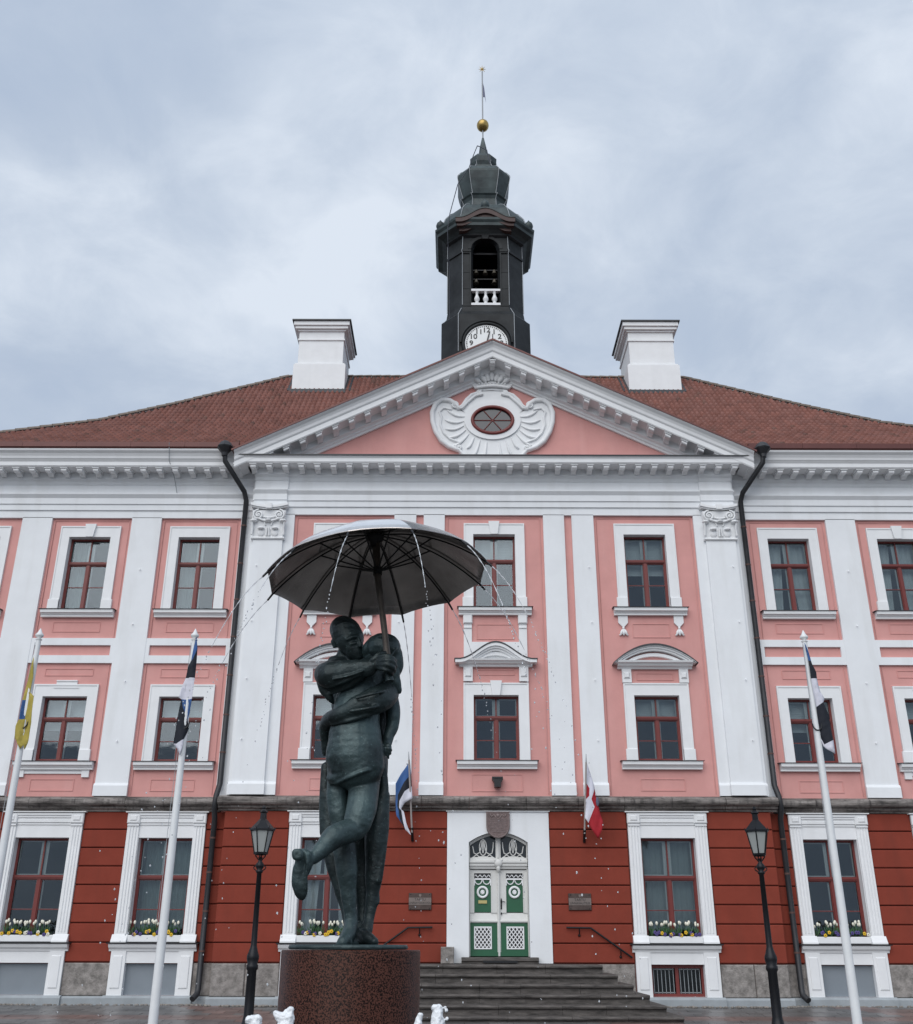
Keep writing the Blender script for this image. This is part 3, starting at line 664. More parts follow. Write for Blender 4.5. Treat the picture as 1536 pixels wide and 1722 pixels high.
for bx, f in BAYS:
    for s_ in sides(bx):
        x = bx * s_; key = (bx, s_)
        window(x, f, 'U', covU.get(key, 'sheer')); window(x, f, 'M', covM.get(key, 'blind'))
        alt = bx in (0, 14.1)
        surround(x, *ZU, HU, f, bx in (0, 5.2, 14.1), 'keystone' if alt else None)
        surround(x, *ZM, HM, f, bx in (5.2, 14.1), 'keystone' if bx == 0 else ('crest' if bx == 14.1 else None))
        sill(x, f, 12.02); sill(x, f, 6.97, 1.31)
        if bx: panel(x, f, .70, 6.05, 6.42)
        else: panel(x, f, .80, 6.02, 6.55)
        if bx > 6:
            panel(x, f, .80, 11.25, 11.60); panel(x, f, .80, 9.70 if bx != 14.1 else 9.75, 10.0)
        if bx == 14.1:
            put('sill_apron', (MB().box(x - 1.05, x + 1.05, f - .05, f, 6.58, 6.71).box(x - 1.15, x - .92, f - .08, f, 6.47, 6.71).box(x + .92, x + 1.15, f - .08, f, 6.47, 6.71), TRIM), hall)
        if bx == 5.2:
            for q in (1, -1):
                c = x + q * .93; g = MB(); g.strip([(c - .16, 11.76), (c - .16, 11.50), (c - .03, 11.36)], [(c + .16, 11.76), (c + .16, 11.50), (c + .03, 11.36)], f - .07, f)
                g.ball((c, f - .05, 11.32), (.045, .04, .06), 8)
                for d in (-1, 0, 1): g.ball((c + d * .07, f - .06, 11.17), (.05, .04, .12), 8, q=Matrix.Rotation(R_(-22 * d), 3, 'Y'))
                for d in (-1, 1): g.ball((c + d * .12, f - .05, 11.08), (.04, .03, .025), 6)
                put('tassel_bracket', (g, TRIM), hall)
            panel(x, f, .62, 11.0, 11.48)
            # segmental hood
            N_ = 16; lo = [(x - 1.18 + 2.36 * i / N_, 10.10) for i in range(N_ + 1)]; arc = lambda hw_, zb, ht: [(x - hw_ + 2 * hw_ * i / N_, zb + ht * (1 - (2 * i / N_ - 1) ** 2)) for i in range(N_ + 1)]
            g = MB(); g.sweep([(f, 9.92), (f - .10, 9.92), (f - .13, 9.97), (f - .22, 10.0), (f - .26, 10.06), (f - .34, 10.09), (f - .36, 10.15), (f, 10.17)], x - 1.22, x + 1.22)
            for p_, (a, b, c) in ((.36, (1.36, 10.08, .62)), (.30, (1.29, 10.08, .56)), (.24, (1.21, 10.08, .50))):
                top = arc(a, b, c); bot = arc(a - .05, b - .0, c - .07); g.strip(top, bot, f - p_, f)
            g.strip(arc(.98, 10.14, .30), arc(.80, 10.14, .20), f - .14, f)
            g.strip(arc(1.38, 10.07, .64), arc(1.38, 10.045, .60), f - .38, f, 1)
            for q in (1, -1): 
                c = x + q * .93; g.box(c - .15, c + .15, f - .10, f, 9.47, 9.92); g.bbox(c - .10, c + .10, f - .15, f - .1, 9.6, 9.8, .04)
            put('window_hood', (g, [TRIM, LEAD]), hall); panel(x, f, .6, 9.56, 9.80)
        if bx == 0:
            g = MB()
            for q in (1, -1):
                a, b = sorted((q * .78, q * 1.05)); g.box(a, b, f - .06, f, 10.2, 11.77)
                g.bbox(a - .02, b + .02, f - .13, f - .06, 11.45, 11.76, .03); g.box(a, b, f - .09, f - .06, 11.3, 11.34)
            g.box(-.78, .78, f - .06, f, 10.2, 10.83)
            put('window_apron', (g, TRIM), hall); panel(0, f, .62, 10.93, 11.45)
            N_ = 28
            def og(hw_, zb, ht, fl): return [(-hw_ + 2 * hw_ * i / N_, zb + ht * (.5 + .5 * math.cos(math.pi * min(1, abs(2 * i / N_ - 1) * 1.12))) ** 1.0 ) for i in range(N_ + 1)]
            g = MB(); g.sweep([(f, 9.98), (f - .12, 9.98), (f - .15, 10.04), (f - .24, 10.07), (f - .28, 10.12), (f - .34, 10.14), (f - .36, 10.20), (f, 10.22)], -1.20, 1.20)
            for p_, a, c in ((.36, 1.33, .56), (.30, 1.25, .49), (.24, 1.15, .42)): g.strip(og(a, 10.17, c, 0), og(a, 10.07, c, 0), f - p_, f)
            arc = lambda hw_, zb, ht: [(-hw_ + 2 * hw_ * i / N_, zb + ht * math.sqrt(max(0, 1 - (2 * i / N_ - 1) ** 2))) for i in range(N_ + 1)]
            g.strip(arc(.68, 10.13, .34), arc(.5, 10.13, .22), f - .18, f)
            g.strip(og(1.36, 10.205, .57, 0), og(1.36, 10.175, .56, 0), f - .385, f, 1)
            for q in (1, -1): a, b = sorted((q * .76, q * 1.06)); g.box(a, b, f - .12, f, 9.50, 9.98); g.bbox(a + .05, b - .05, f - .16, f - .12, 9.65, 9.9, .02)
            put('window_hood', (g, [TRIM, LEAD]), hall); panel(0, f, .62, 9.72, 9.9)
        if bx:   # ground floor window with fluted pilaster frame
            window(x, f, 'G', covG.get(key, 'none'))
            g = MB()
            for q in (1, -1):
                a, b = sorted((x + q * (HG + .02), x + q * 1.21))
                g.box(a, b, f - .13, f, 1.66, 5.38)
                for k in range(3): c = a + (b - a) * (.25 + .25 * k); g.tube([(c, f - .13, 1.95), (c, f - .13, 4.98)], .022, 6)
                g.bbox(a - .02, b + .02, f - .19, f - .1, 5.06, 5.36, .025); g.bbox(a + .06, b - .06, f - .215, f - .18, 5.13, 5.30, .03); g.box(a, b, f - .17, f - .1, 4.99, 5.03)
                g.sweep([(f, 1.66), (f - .24, 1.66), (f - .24, 1.70), (f - .20, 1.76), (f - .15, 1.86), (f - .13, 1.88), (f, 1.88)], a - .05, b + .05)
            g.box(x - HG - .02, x + HG + .02, f - .08, f, 4.641, 5.02)
            for k, (z, p) in enumerate(((5.02, .11), (5.09, .14), (5.16, .12), (5.23, .15), (5.30, .18))): g.box(x - HG - .02, x + HG + .02, f - p, f, z, z + .066)
            g.box(x - 1.29, x + 1.29, f - .22, f, 5.385, 5.415)
            g.box(x - HG - .02, x - HG - .003, f - .08, f - .002, 1.7, 4.64); g.box(x + HG + .003, x + HG + .02, f - .08, f - .002, 1.7, 4.64)
            put('window_surround', (g, TRIM), hall)
            g = MB(); g.sweep([(f, 1.42), (f - .13, 1.42), (f - .15, 1.48), (f - .22, 1.52), (f - .25, 1.58), (f - .25, 1.62), (f, 1.62)], x - 1.30, x + 1.30)
            g.sweep([(f + .2, 1.63), (f - .29, 1.62), (f - .30, 1.645), (f + .2, 1.665)], x - 1.36, x + 1.36, 1)
            g.box(x - 1.18, x + 1.18, f - .10, f, 1.10, 1.42)
            for q in (1, -1):
                a, b = sorted((x + q * HB, x + q * 1.22)); g.box(a, b, f - .14, f, .235, 1.42); g.bbox(a + .08, b - .08, f - .165, f - .13, .42, 1.30, .02)
            put('window_sill', (g, [TRIM, LEAD]), hall)
            if bx == 5.2 and s_ == 1 or bx == 5.2:
                g = MB(); Y = f + .12
                g.box(x - HB, x + HB, Y, Y + .06, 1.0, 1.08); g.box(x - HB, x + HB, Y, Y + .06, .24, .32); g.box(x - HB, x - HB + .07, Y, Y + .06, .32, 1.0); g.box(x + HB - .07, x + HB, Y, Y + .06, .32, 1.0); g.box(x - .05, x + .05, Y, Y + .06, .32, 1.0)
                bw = put('basement_window', (g, FRAME), hall)
                g = MB()
                for q in (1, -1):
                    for k in range(6): c = x + q * (.1 + .115 * k); g.box(c - .008, c + .008, Y + .05, Y + .065, .32, 1.0)
                    a, b = sorted((x + q * .07, x + q * .69)); g.box(a, b, Y + .05, Y + .065, .34, .36); g.box(a, b, Y + .05, Y + .065, .96, .98)
                    put('pane', (MB().box(a, b, Y + .07, Y + .08, .32, 1.0), GLASS), bw)
                put('grille', (g, GREYP), bw)
            else:
                put('grey_board', (MB().box(x - HB, x + HB, f + .05, f + .1, .24, 1.08), BOARD), hall)
# ------------------------------------------------------------ door
f = FR; AR = lambda n=14, hw=.9: [(-hw + 2 * hw * i / n, 4.50 + .30 * (1 - (2 * i / n - 1) ** 2)) for i in range(n + 1)]
g = MB(); g.box(-1.56, -.9, f - .12, f, 1.12, 5.40); g.box(.9, 1.56, f - .12, f, 1.12, 5.40)
ar = AR(); g.strip(ar, [(x, 5.40) for x, z in ar], f - .12, f); g.strip(ar, [(x, 5.0) for x, z in ar], f, f + .42)
g.box(-1.60, 1.60, f - .18, f, 5.40, 5.418); 
g.box(-.902, -.9, f, f + .42, 1.28, 4.9); g.box(.9, .902, f, f + .42, 1.28, 4.9)
put('door_surround', (g, WHITE), hall)
Y = f + .10
g = MB(); g.box(-.9, -.86, Y - .02, Y + .1, 1.3, 4.52); g.box(.86, .9, Y - .02, Y + .1, 1.3, 4.52)
g.sweep([(Y + .1, 3.74), (Y - .03, 3.74), (Y - .05, 3.80), (Y - .09, 3.83), (Y - .09, 3.88), (Y - .13, 3.92), (Y - .13, 3.97), (Y - .04, 4.0), (Y - .04, 4.06), (Y + .1, 4.06)], -.88, .88)
g.box(-.075, .075, Y - .03, Y + .08, 4.0, 4.80); g.tube([(0, Y - .04, 4.06), (0, Y - .04, 4.74)], .035, 8)
arr = [(x * .985, z - .005) for x, z in ar]; g.strip(arr, [(x * .95, z - .075) for x, z in ar], Y - .03, Y + .08)
g.ball((0, Y - .10, 3.90), (.13, .07, .13), 10); g.ball((0, Y - .1, 3.76), (.07, .06, .12), 8); g.ball((-.1, Y - .1, 3.98), .05, 8); g.ball((.1, Y - .1, 3.98), .05, 8)
door = put('door', (g, DOORW), hall)
for s_ in (1, -1):
    pl = [(.075, 4.06), (.84, 4.06), (.84, 4.48)] + [(x * .95, z - .06) for x, z in ar if 0.1 < x < .85][::-1] + [(.075, 4.72)]
    put('fanlight_pane', (MB().prism([(s_ * x, z) for x, z in pl], Y + .05, Y + .06), mat('dark_fanlight_glass', (.02, .025, .03), .1) if s_ == 1 else bpy.data.materials['dark_fanlight_glass']), door)
    g = MB(); c = s_ * .46
    for q in (1, -1):
        g.tube([(c + .11 * q * math.sin(t), Y + .02, 4.36 + .23 * math.cos(t)) for t in [math.pi * i / 10 for i in range(11)]], .016, 6)
        g.tube([(c + q * x, Y + .02, z) for x, z in [(.02, 4.62), (.05, 4.4), (.10, 4.22), (.2, 4.16), (.28, 4.2), (.31, 4.36), (.32, 4.52 if q * s_ < 0 else 4.40)]], .018, 6)
        g.tube([(c + q * x, Y + .02, z) for x, z in [(.0, 4.10), (.12, 4.09), (.2, 4.15), (.3, 4.08)]], .016, 6)
        g.tube([(c + q * x, Y + .02, z) for x, z in [(.0, 4.56), (.025, 4.3), (.0, 4.2)]], .013, 6)
    g.box(c - .34, c + .34, Y, Y + .04, 4.06, 4.085)
    put('fanlight_tracery', (g, DOORW), door)
    a, b = sorted((s_ * .015, s_ * .86)); l0, l1 = sorted((s_ * .22, s_ * .745)); m0, m1 = l0, l1
    g = MB(); yl = Y + .03
    g.box(a, m0, yl, yl + .06, 2.5, 3.72); g.box(m1, b, yl, yl + .06, 2.5, 3.72); g.box(m0, m1, yl, yl + .06, 3.62, 3.72)
    g.sweep([(yl + .06, 2.22), (yl - .02, 2.22), (yl - .05, 2.25), (yl - .05, 2.28), (yl - .01, 2.31), (yl + .03, 2.48), (yl + .03, 2.52), (yl + .06, 2.52)], a + .0, b - .0)
    for q in (m0 - .012, m1 - .010): g.box(q, q + .022, yl - .015, yl, 2.5, 3.66)
    leaf = put('door_leaf', (g, DOORW), door)
    put('green_panel', (MB().box(m0, m1, yl + .03, yl + .05, 2.5, 3.45), GREEN), leaf)
    g = MB(); g.box(a, b, yl, yl + .05, 1.31, 2.22); g.box(a - .0, b + .0, yl - .04, yl, 1.31, 1.42)
    for z0_, z1_, x0_, x1_ in ((1.42, 1.48, a, b),): g.box(x0_, x1_, yl - .02, yl, z0_, z1_)
    put('green_base', (g, GREEN), leaf)
    # lattice
    z0_, z1_ = 1.50, 2.12; xc_ = (m0 + m1) / 2; x0_, x1_ = xc_ - .262, xc_ + .262; g = MB(); yy = yl - .03; g.box(x0_ + .01, x1_ - .01, yl - .003, yl + .01, z0_ + .01, z1_ - .01, 1)
    g.box(x0_, x0_ + .035, yy, yl, z0_, z1_); g.box(x1_ - .035, x1_, yy, yl, z0_, z1_); g.box(x0_ + .035, x1_ - .035, yy, yl, z0_, z0_ + .035); g.box(x0_ + .035, x1_ - .035, yy, yl, z1_ - .035, z1_)
    W_, H_ = x1_ - x0_, z1_ - z0_; stp = W_ / 4.6; sl = 1.25
    for d in (1, -1):
        for k in range(-6, 11):
            xs_ = []
            for t in range(0, 41):
                z = z0_ + H_ * t / 40; x = (x0_ if d == 1 else x1_) + d * (k * stp + (z - z0_) / sl)
                if x0_ + .01 < x < x1_ - .01: xs_.append((x, z))
            if len(xs_) > 2: (xa, za), (xb, zb) = xs_[0], xs_[-1]; g.prism([(xa - .016, za), (xa + .016, za), (xb + .016, zb), (xb - .016, zb)], yy + .006 + .004 * d, yl - .004)
    put('lattice', (g, [TRIM, BLACK]), leaf)
    g = MB(); cz = 3.08
    g.tube([(xc_ + .145 * math.cos(t), yl + .01, cz + .145 * math.sin(t)) for t in [2 * math.pi * i / 24 for i in range(24)]], .036, 8, closed=True)
    g.ball((xc_, yl + .02, cz), (.07, .04, .07), 12)
    g.tube([(xc_ + .045 * math.cos(t), yl - .01, cz + .045 * math.sin(t)) for t in [2 * math.pi * i / 12 for i in range(12)]], .012, 6, closed=True)
    put('medallion', (g, TRIM), leaf)
    g = MB()
    for q in (1, -1):
        g.tube([(xc_ + q * (.125 + .11 * math.cos(t)), yl, 3.43 - .13 * math.sin(t)) for t in [math.pi * i / 8 for i in range(9)]], .016, 6)
        g.tube([(xc_ + q * .245, yl, 3.45), (xc_ + q * .25, yl, 3.27)], [.014, .022], 6)
    g.box(xc_ - .24, xc_ + .24, yl - .02, yl + .03, 3.43, 3.475)
    put('garland', (g, TRIM), leaf)
    g = MB(); g.box(m0, m1, yl + .02, yl + .05, 3.45, 3.62, 1)
    for k in range(4): g.tube([(m0 + .03 + k * .13 + .12 * t, yl, 3.535 + .035 * math.sin(math.pi * 2 * t)) for t in [i / 6 for i in range(7)]], .013, 6)
    put('carved_frieze', (g, [TRIM, BLACK]), leaf)
    if s_ == -1: put('mail_slot', (MB().box(xc_ - .13, xc_ + .13, yl + .0, yl + .03, 2.76, 2.85), BRASS), leaf)
    else:
        g = MB(); g.box(.055, .10, yl - .015, yl, 2.60, 2.86); g.tube([(.078, yl - .05, 2.8), (.14, yl - .07, 2.81), (.19, yl - .06, 2.80)], .013, 6); g.ball((.078, yl - .02, 2.48), (.02, .02, .035), 6); g.ball((.078, yl - .03, 2.86), (.02, .02, .05), 6)
        put('door_handle', (g, IRON), leaf)
put('astragal', (MB().tube([(0, Y - .005, 1.31), (0, Y - .005, 3.76)], .035, 8).box(-.05, .05, Y, Y + .06, 1.31, 3.75), DOORW), door)
# shield over the door
sh = [(-.36, 5.40), (.36, 5.40), (.36, 4.95)] + [(.36 * math.cos(t), 4.95 - .34 * math.sin(t)) for t in [math.pi * i / 10 for i in range(1, 10)]] + [(-.36, 4.95)]
sp = put('relief_shield', (MB().prism(sh, f - .20, f - .12), SHIELD), hall)
g = MB(); g.tube([(x * .9, f - .205, 4.62 + (z - 4.62) * .94 + .02) for x, z in sh], .014, 6, closed=True)
for z in (5.16, 5.10, 5.04, 4.98, 4.92, 4.86, 4.80):
    hwz = .26 if z > 4.9 else .2; g.box(-hwz, hwz, f - .212, f - .2, z, z + .016)
for q in (1, -1): g.tube([(q * x, f - .205, z) for x, z in [(.05, 5.2), (.12, 5.3), (.2, 5.24), (.26, 5.32)]], .02, 6)
g.ball((0, f - .2, 5.28), (.06, .03, .06), 8)
put('relief', (g, mat('pale_relief', (.24, .19, .185), .7)), sp)  # raised lines in a paler tone than the shield
# floodlight above the ledge
fl = put('floodlight', (MB().prism([(-.17, 6.44), (.17, 6.44), (.17, 6.36), (.10, 6.26), (.10, 6.13), (-.10, 6.13), (-.10, 6.26), (-.17, 6.36)], f - .28, f - .02).box(-.12, .12, f - .3, f - .28, 6.38, 6.42), BLACK), hall)
# ------------------------------------------------------------ drain pipes
for s_ in (1, -1):
    x = 8.72 * s_; xh = 9.38 * s_; Yp = -.24
    g = MB(); pts = [(xh, -1.28, 17.40), (xh - .03 * s_, -1.26, 17.05), (x + .05 * s_, -.45, 16.25), (x, Yp, 16.0), (x, Yp, 6.25), (x + .02 * s_, -.50, 5.85), (x + .04 * s_, -.50, 5.5), (x + .06 * s_, Yp, 5.2), (x + .08 * s_, Yp, .42), (x + .08 * s_, Yp - .10, .28), (x + .16 * s_, Yp - .28, .16)]
    g.tube(pts, .088, 12)
    dp = put('drain_pipe', (g, PIPE), hall)
    g = MB(); g.lathe([(.10, 0), (.12, .12), (.27, .30), (.29, .34), (.27, .36), (.19, .5), (.12, .56), (.0, .57)], (xh, -1.30, 17.22), 8, sm=False); put('hopper', (g, PIPE), dp)
    g = MB()
    for z in (15, 13.6, 12.3, 11, 9.7, 8.4, 7.2): g.tube([(x, Yp, z), (x, Yp, z + .05)], .098, 12)
    for z in (4.6, 3.6, 2.5, 1.4): g.tube([(x + .07 * s_, Yp, z), (x + .07 * s_, Yp, z + .05)], .098, 12)
    put('collar', (g, PIPER), dp)
# light strings around pink panels
g = MB()
for s_ in (1, -1):
    for a, b, f_ in ((3.56, 6.83, FR), (12.80, 15.4, FW), (9.0, 11.56, FW)):
        g.tube([(s_ * a, f_ - .02, 5.95), (s_ * a, f_ - .02, 15.28), (s_ * b, f_ - .02, 15.28), (s_ * b, f_ - .02, 5.95)], .011, 4)
for s_ in (1, -1): g.tube([(s_ * 1.6, FR - .02, 5.95), (s_ * 1.6, FR - .02, 15.28), (0, FR - .02, 15.28)], .011, 4)
put('light_string', (g, mat('pink_cable', (.58, .30, .28), .6)), hall)
# thin hanging cable on the left cornice
put('cable', (MB().tube([(-11.4, -1.18, 17.8), (-11.38, -1.0, 17.2), (-11.3, -.4, 16.8), (-11.22, -.14, 16.3)], .014, 5), WIRE), hall)
# ------------------------------------------------------------ main roof
prof_pts = [(-1.05, 17.72), (.78, 19.12), (1.54, 19.73), (2.5, 20.58), (3.22, 21.31), (4.0, 22.19), (5.64, 24.04), (6.5, 25.01)]
def roofz(y): 
    return float(np.interp(y, [p[0] for p in prof_pts], [p[1] for p in prof_pts]))
RX, RY = 8.88, 6.5; EX, EY = 21.3, -1.05
def hipx(y): return EX + (RX - EX) * (y - EY) / (RY - EY)
g = MB(); TW = .205; rows = []; y = EY
while y < RY - .02:
    sl_ = (roofz(y + .02) - roofz(y)) / .02; dy = .37 / math.sqrt(1 + sl_ * sl_); rows.append((y, min(y + dy, RY))); y += dy
for ri, (ya, yb) in enumerate(rows):
    za, zb = roofz(ya), roofz(yb); xg = (A0 + .13 - (za + .1)) / SL if za < A0 else 0
    n = int(hipx(ya) / TW) + 1
    for k in range(-n, n):
        x0 = k * TW; xm = x0 + TW / 2
        if abs(xm) > hipx(ya) + .02 or abs(xm) < xg - .12: continue
        if abs(abs(xm) - 7.32) < .95 and 5.55 < ya < 7.5: continue
        c = random.uniform(.86, 1.14); d_ = random.random(); moss = .75 if random.random() < .04 + .12 * max(0, (za - 23) / 2) else 1
        g.tint = (c * moss, c * (1 + .1 * (d_ - .5)) * (moss ** .5), c * (1 + .15 * (d_ - .5)) * moss ** .5)
        jz = random.uniform(-.006, .006)
        hs = [(0, -.045), (.2, .03), (.38, .095), (.60, .095), (.80, .03), (1.0, -.045)]
        V = []
        for u_, h in hs: V.append((x0 + u_ * TW, ya - .012, za + h + .075 + jz))
        for u_, h in hs: V.append((x0 + u_ * TW, yb, zb + h + .004 + jz))
        for u_, h in hs: V.append((x0 + u_ * TW, ya - .012, za + h - .03))
        m = len(hs)
        g.add(V, [(i, i + 1, m + i + 1, m + i) for i in range(m - 1)], 0, True)
        g.add(V, [(2 * m + i, 2 * m + i + 1, i + 1, i) for i in range(m - 1)], 0, False)
o = put('roof_tiles', (g, TILE), hall); o['kind'] = 'stuff'
g = MB()
g.add([(-EX, EY, 17.68), (EX, EY, 17.68), (RX, RY, 24.97), (-RX, RY, 24.97)], [(0, 1, 2, 3)]) if False else None
for a, b in zip(prof_pts, prof_pts[1:]):
    for s_ in (1, -1):
        ga = max(0, (A0 + .1 - a[1]) / SL); gb = max(0, (A0 + .1 - b[1]) / SL)
        V = [(s_ * ga, a[0], a[1] - .03), (s_ * hipx(a[0]), a[0], a[1] - .03), (s_ * hipx(b[0]), b[0], b[1] - .03), (s_ * gb, b[0], b[1] - .03)]
        g.add(V, [(0, 1, 2, 3) if s_ > 0 else (3, 2, 1, 0)])
        B = 14.05; my = lambda y: 2 * RY + .0 - y
        g.add([(s_ * 0, my(a[0]), a[1]), (s_ * hipx(a[0]), my(a[0]), a[1]), (s_ * hipx(b[0]), my(b[0]), b[1]), (0, my(b[0]), b[1])], [(3, 2, 1, 0) if s_ > 0 else (0, 1, 2, 3)])
        g.add([(s_ * hipx(a[0]), a[0], a[1]), (s_ * hipx(a[0]), my(a[0]), a[1]), (s_ * hipx(b[0]), my(b[0]), b[1]), (s_ * hipx(b[0]), b[0], b[1])], [(0, 1, 2, 3) if s_ > 0 else (3, 2, 1, 0)])
g.tint = (.999, 1, 1)
for i in range(len(g.t)): g.t[i] = (.7, .7, .7)
put('roof_deck', (g, TILE), hall)
# ridge and hip tiles
tg = MB(); nn = 8; Vv = []
for j, (t, r) in enumerate(((0, .135), (.46, .115))):
    for k in range(nn + 1):
        a = math.pi * k / nn; Vv.append((t, -r * math.cos(a) * 1.05, r * math.sin(a)))
for j, (t, r) in enumerate(((0, .10), (.46, .085))):
    for k in range(nn + 1):
        a = math.pi * k / nn; Vv.append((t, -r * math.cos(a) * 1.05, r * math.sin(a)))
q = nn + 1
tg.add(Vv, [(k, k + 1, q + k + 1, q + k)[::-1] for k in range(nn)], 0, True); tg.add(Vv, [(k, 2 * q + k, 2 * q + k + 1, k + 1)[::-1] for k in range(nn)], 0)
tg.add(Vv, [(2 * q + k, 3 * q + k, 3 * q + k + 1, 2 * q + k + 1)[::-1] for k in range(nn)], 0, True); tg.box(.0, .02, -.12, .12, -.06, .02, 1); tg.box(0, .46, -.06, .06, -.06, .04, 1)
HT = tg.mesh('hip_tile', [HIP, MORTAR])
def lay(name, pts, step, dropz=.0):
    pts = [Vector(p) for p in pts]; i = 0; pos = pts[0].copy(); seg = 0
    while seg < len(pts) - 1:
        d = pts[seg + 1] - pts[seg]; L_ = d.length; d.normalize(); m = int(round(L_ / step)); st = L_ / m
        for k in range(m):
            p = pts[seg] + d * st * k; o = put(name, HT, hall, p + Vector((0, 0, dropz + random.uniform(-.006, .006))))
            o.rotation_mode = 'QUATERNION'; xax = d; yax = Vector((0, 0, 1)).cross(xax).normalized(); zax = xax.cross(yax)
            o.rotation_quaternion = Matrix((xax, yax, zax)).transposed().to_quaternion()
        seg += 1
hp = [EY, .78, 2.5, 4.0, 6.5]
for s_ in (1, -1): lay('hip_tile', [(s_ * hipx(y), y, roofz(y) + .02) for y in hp], .43, .03)
for s_ in (1, -1): lay('ridge_tile', [(s_ * 2.2, RY, 25.05), (s_ * RX, RY, 25.05)], .43)
# chimneys
for s_ in (1, -1):
    x = 7.33 * s_; y0, y1 = 5.3, 7.9; yc_ = (y0 + y1) / 2; hy = (y1 - y0) / 2; g = MB()
    def ring(h, z0, z1, hy_=None, mi=0): g.box(x - h, x + h, yc_ - (hy_ or hy) - (h - 1.14), yc_ + (hy_ or hy) + (h - 1.14), z0, z1, mi)
    ring(1.14, 23.2, 25.02); ring(1.09, 25.02, 25.10); ring(.99, 25.10, 26.32); ring(1.04, 26.32, 26.40); ring(1.00, 26.40, 26.78); ring(1.07, 26.78, 26.86); ring(1.17, 26.86, 27.0); ring(1.24, 27.0, 27.2)
    ring(1.31, 27.2, 27.26, mi=1)
    ch_ = put('chimney', (g, [TRIM, LEAD]), hall)
    g = MB(); yb = y0 - .12; zb = roofz(yb)
    g.box(x - 1.22, x + 1.22, y0 - .16, y0 + .1, zb - .02, zb + .16); 
    for q in (1, -1):
        a, b = sorted((x + q * 1.14, x + q * 1.42)); g.add([(a, y0 - .1, roofz(y0 - .1) + .09), (b, y0 - .1, roofz(y0 - .1) + .09), (b, RY, 25.12), (a, RY, 25.12)], [(0, 1, 2, 3)])
    put('flashing', (g, LEAD), ch_)
# ------------------------------------------------------------ tower
TY = 7.0
put('tower_base', (MB().csq([(2.0, 22.5), (2.0, 27.45), (1.86, 27.62), (1.78, 27.75), (1.74, 28.05)], (0, TY), .40), TOWERM), hall)
H_ = 1.73; chm = .40; q = H_ * (1 - chm); g = MB(); z0, z1 = 28.05, 32.0; th = .22
corners = [(-q, -H_), (q, -H_), (H_, -q), (H_, q), (q, H_), (-q, H_), (-H_, q), (-H_, -q)]
for i in range(8):
    a, b = corners[i], corners[(i + 1) % 8]; ai, bi = [c_ * .86 for c_ in a], [c_ * .86 for c_ in b]
    if i == 0:
        # wall with arched opening: local u along a->b
        def P3(u, dpt, z):
            o_ = [a[0] + (b[0] - a[0]) * u, a[1] + (b[1] - a[1]) * u]; i_ = [ai[0] + (bi[0] - ai[0]) * u, ai[1] + (bi[1] - ai[1]) * u]
            return (o_[0] * (1 - dpt) + i_[0] * dpt, TY + o_[1] * (1 - dpt) + i_[1] * dpt, z)
        u0, u1 = .5 - .66 / (2 * q), .5 + .66 / (2 * q); n = 12
        arch = [(u0 + (u1 - u0) * t / n, 31.20 + .60 * math.sqrt(max(0, 1 - (2 * t / n - 1) ** 2))) for t in range(n + 1)]
        for ua, ub in ((0, u0), (u1, 1)): 
            g.add([P3(ua, 0, z0), P3(ub, 0, z0), P3(ub, 0, z1), P3(ua, 0, z1)], [(0, 1, 2, 3)]); g.add([P3(ua, 1, z0), P3(ub, 1, z0), P3(ub, 1, z1), P3(ua, 1, z1)], [(3, 2, 1, 0)])
        for (xa, za), (xb, zb) in zip(arch, arch[1:]):
            g.add([P3(xa, 0, za), P3(xb, 0, zb), P3(xb, 0, z1), P3(xa, 0, z1)], [(0, 1, 2, 3)]); g.add([P3(xa, 0, za), P3(xb, 0, zb), P3(xb, 1, zb), P3(xa, 1, za)], [(3, 2, 1, 0)])
        g.add([P3(u0, 0, z0), P3(u0, 1, z0), P3(u0, 1, 31.2), P3(u0, 0, 31.2)], [(0, 1, 2, 3)]); g.add([P3(u1, 0, z0), P3(u1, 1, z0), P3(u1, 1, 31.2), P3(u1, 0, 31.2)], [(3, 2, 1, 0)])
    else:
        g.add([(a[0], TY + a[1], z0), (b[0], TY + b[1], z0), (b[0], TY + b[1], z1), (a[0], TY + a[1], z1)], [(0, 1, 2, 3)])
g.csq([(1.7, 28.0), (1.7, 28.06)], (0, TY), chm)
put('belfry_wall', (g, TOWERM), hall)
g = MB(); yf = TY - H_
for s_ in (1, -1):   # applied strips and string course
    a, b = sorted((s_ * .66, s_ * q)); g.box(a, b, yf - .03, yf, 28.05, 28.20); g.box(a, b, yf - .08, yf, 31.02, 31.14); g.box(a, b, yf - .05, yf, 30.95, 31.02)
    g.box(*sorted((s_ * .66, s_ * .72)), yf - .05, yf, 28.2, 30.95)
    for z in (29.0, 29.9): g.box(a, b, yf - .012, yf, z, z + .02)
g.strip([(.66 * math.cos(t), 31.2 + .60 * math.sin(t)) for t in [math.pi * i / 14 for i in range(15)]], [(.80 * math.cos(t), 31.2 + .74 * math.sin(t)) for t in [math.pi * i / 14 for i in range(15)]], yf - .05, yf)
g.prism([(-.13, 31.72), (.13, 31.72), (.2, 32.1), (-.2, 32.1)], yf - .12, yf)
d = H_ * chm
for s_ in (1, -1):
    for z in (31.0,):
        V = []
        for hh, z_ in ((0, 31.0), (.08, 31.02), (.08, 31.13), (0, 31.15)):
            e_ = hh * .7; V += [(s_ * (q + e_ * .4), yf - e_, z_), (s_ * (H_ + e_), yf + d - e_ * .4, z_)]
        g.add(V, [(0, 1, 3, 2), (2, 3, 5, 4), (4, 5, 7, 6)] if s_ > 0 else [(2, 3, 1, 0), (4, 5, 3, 2), (6, 7, 5, 4)])
put('belfry_trim', (g, TOWERM), hall)
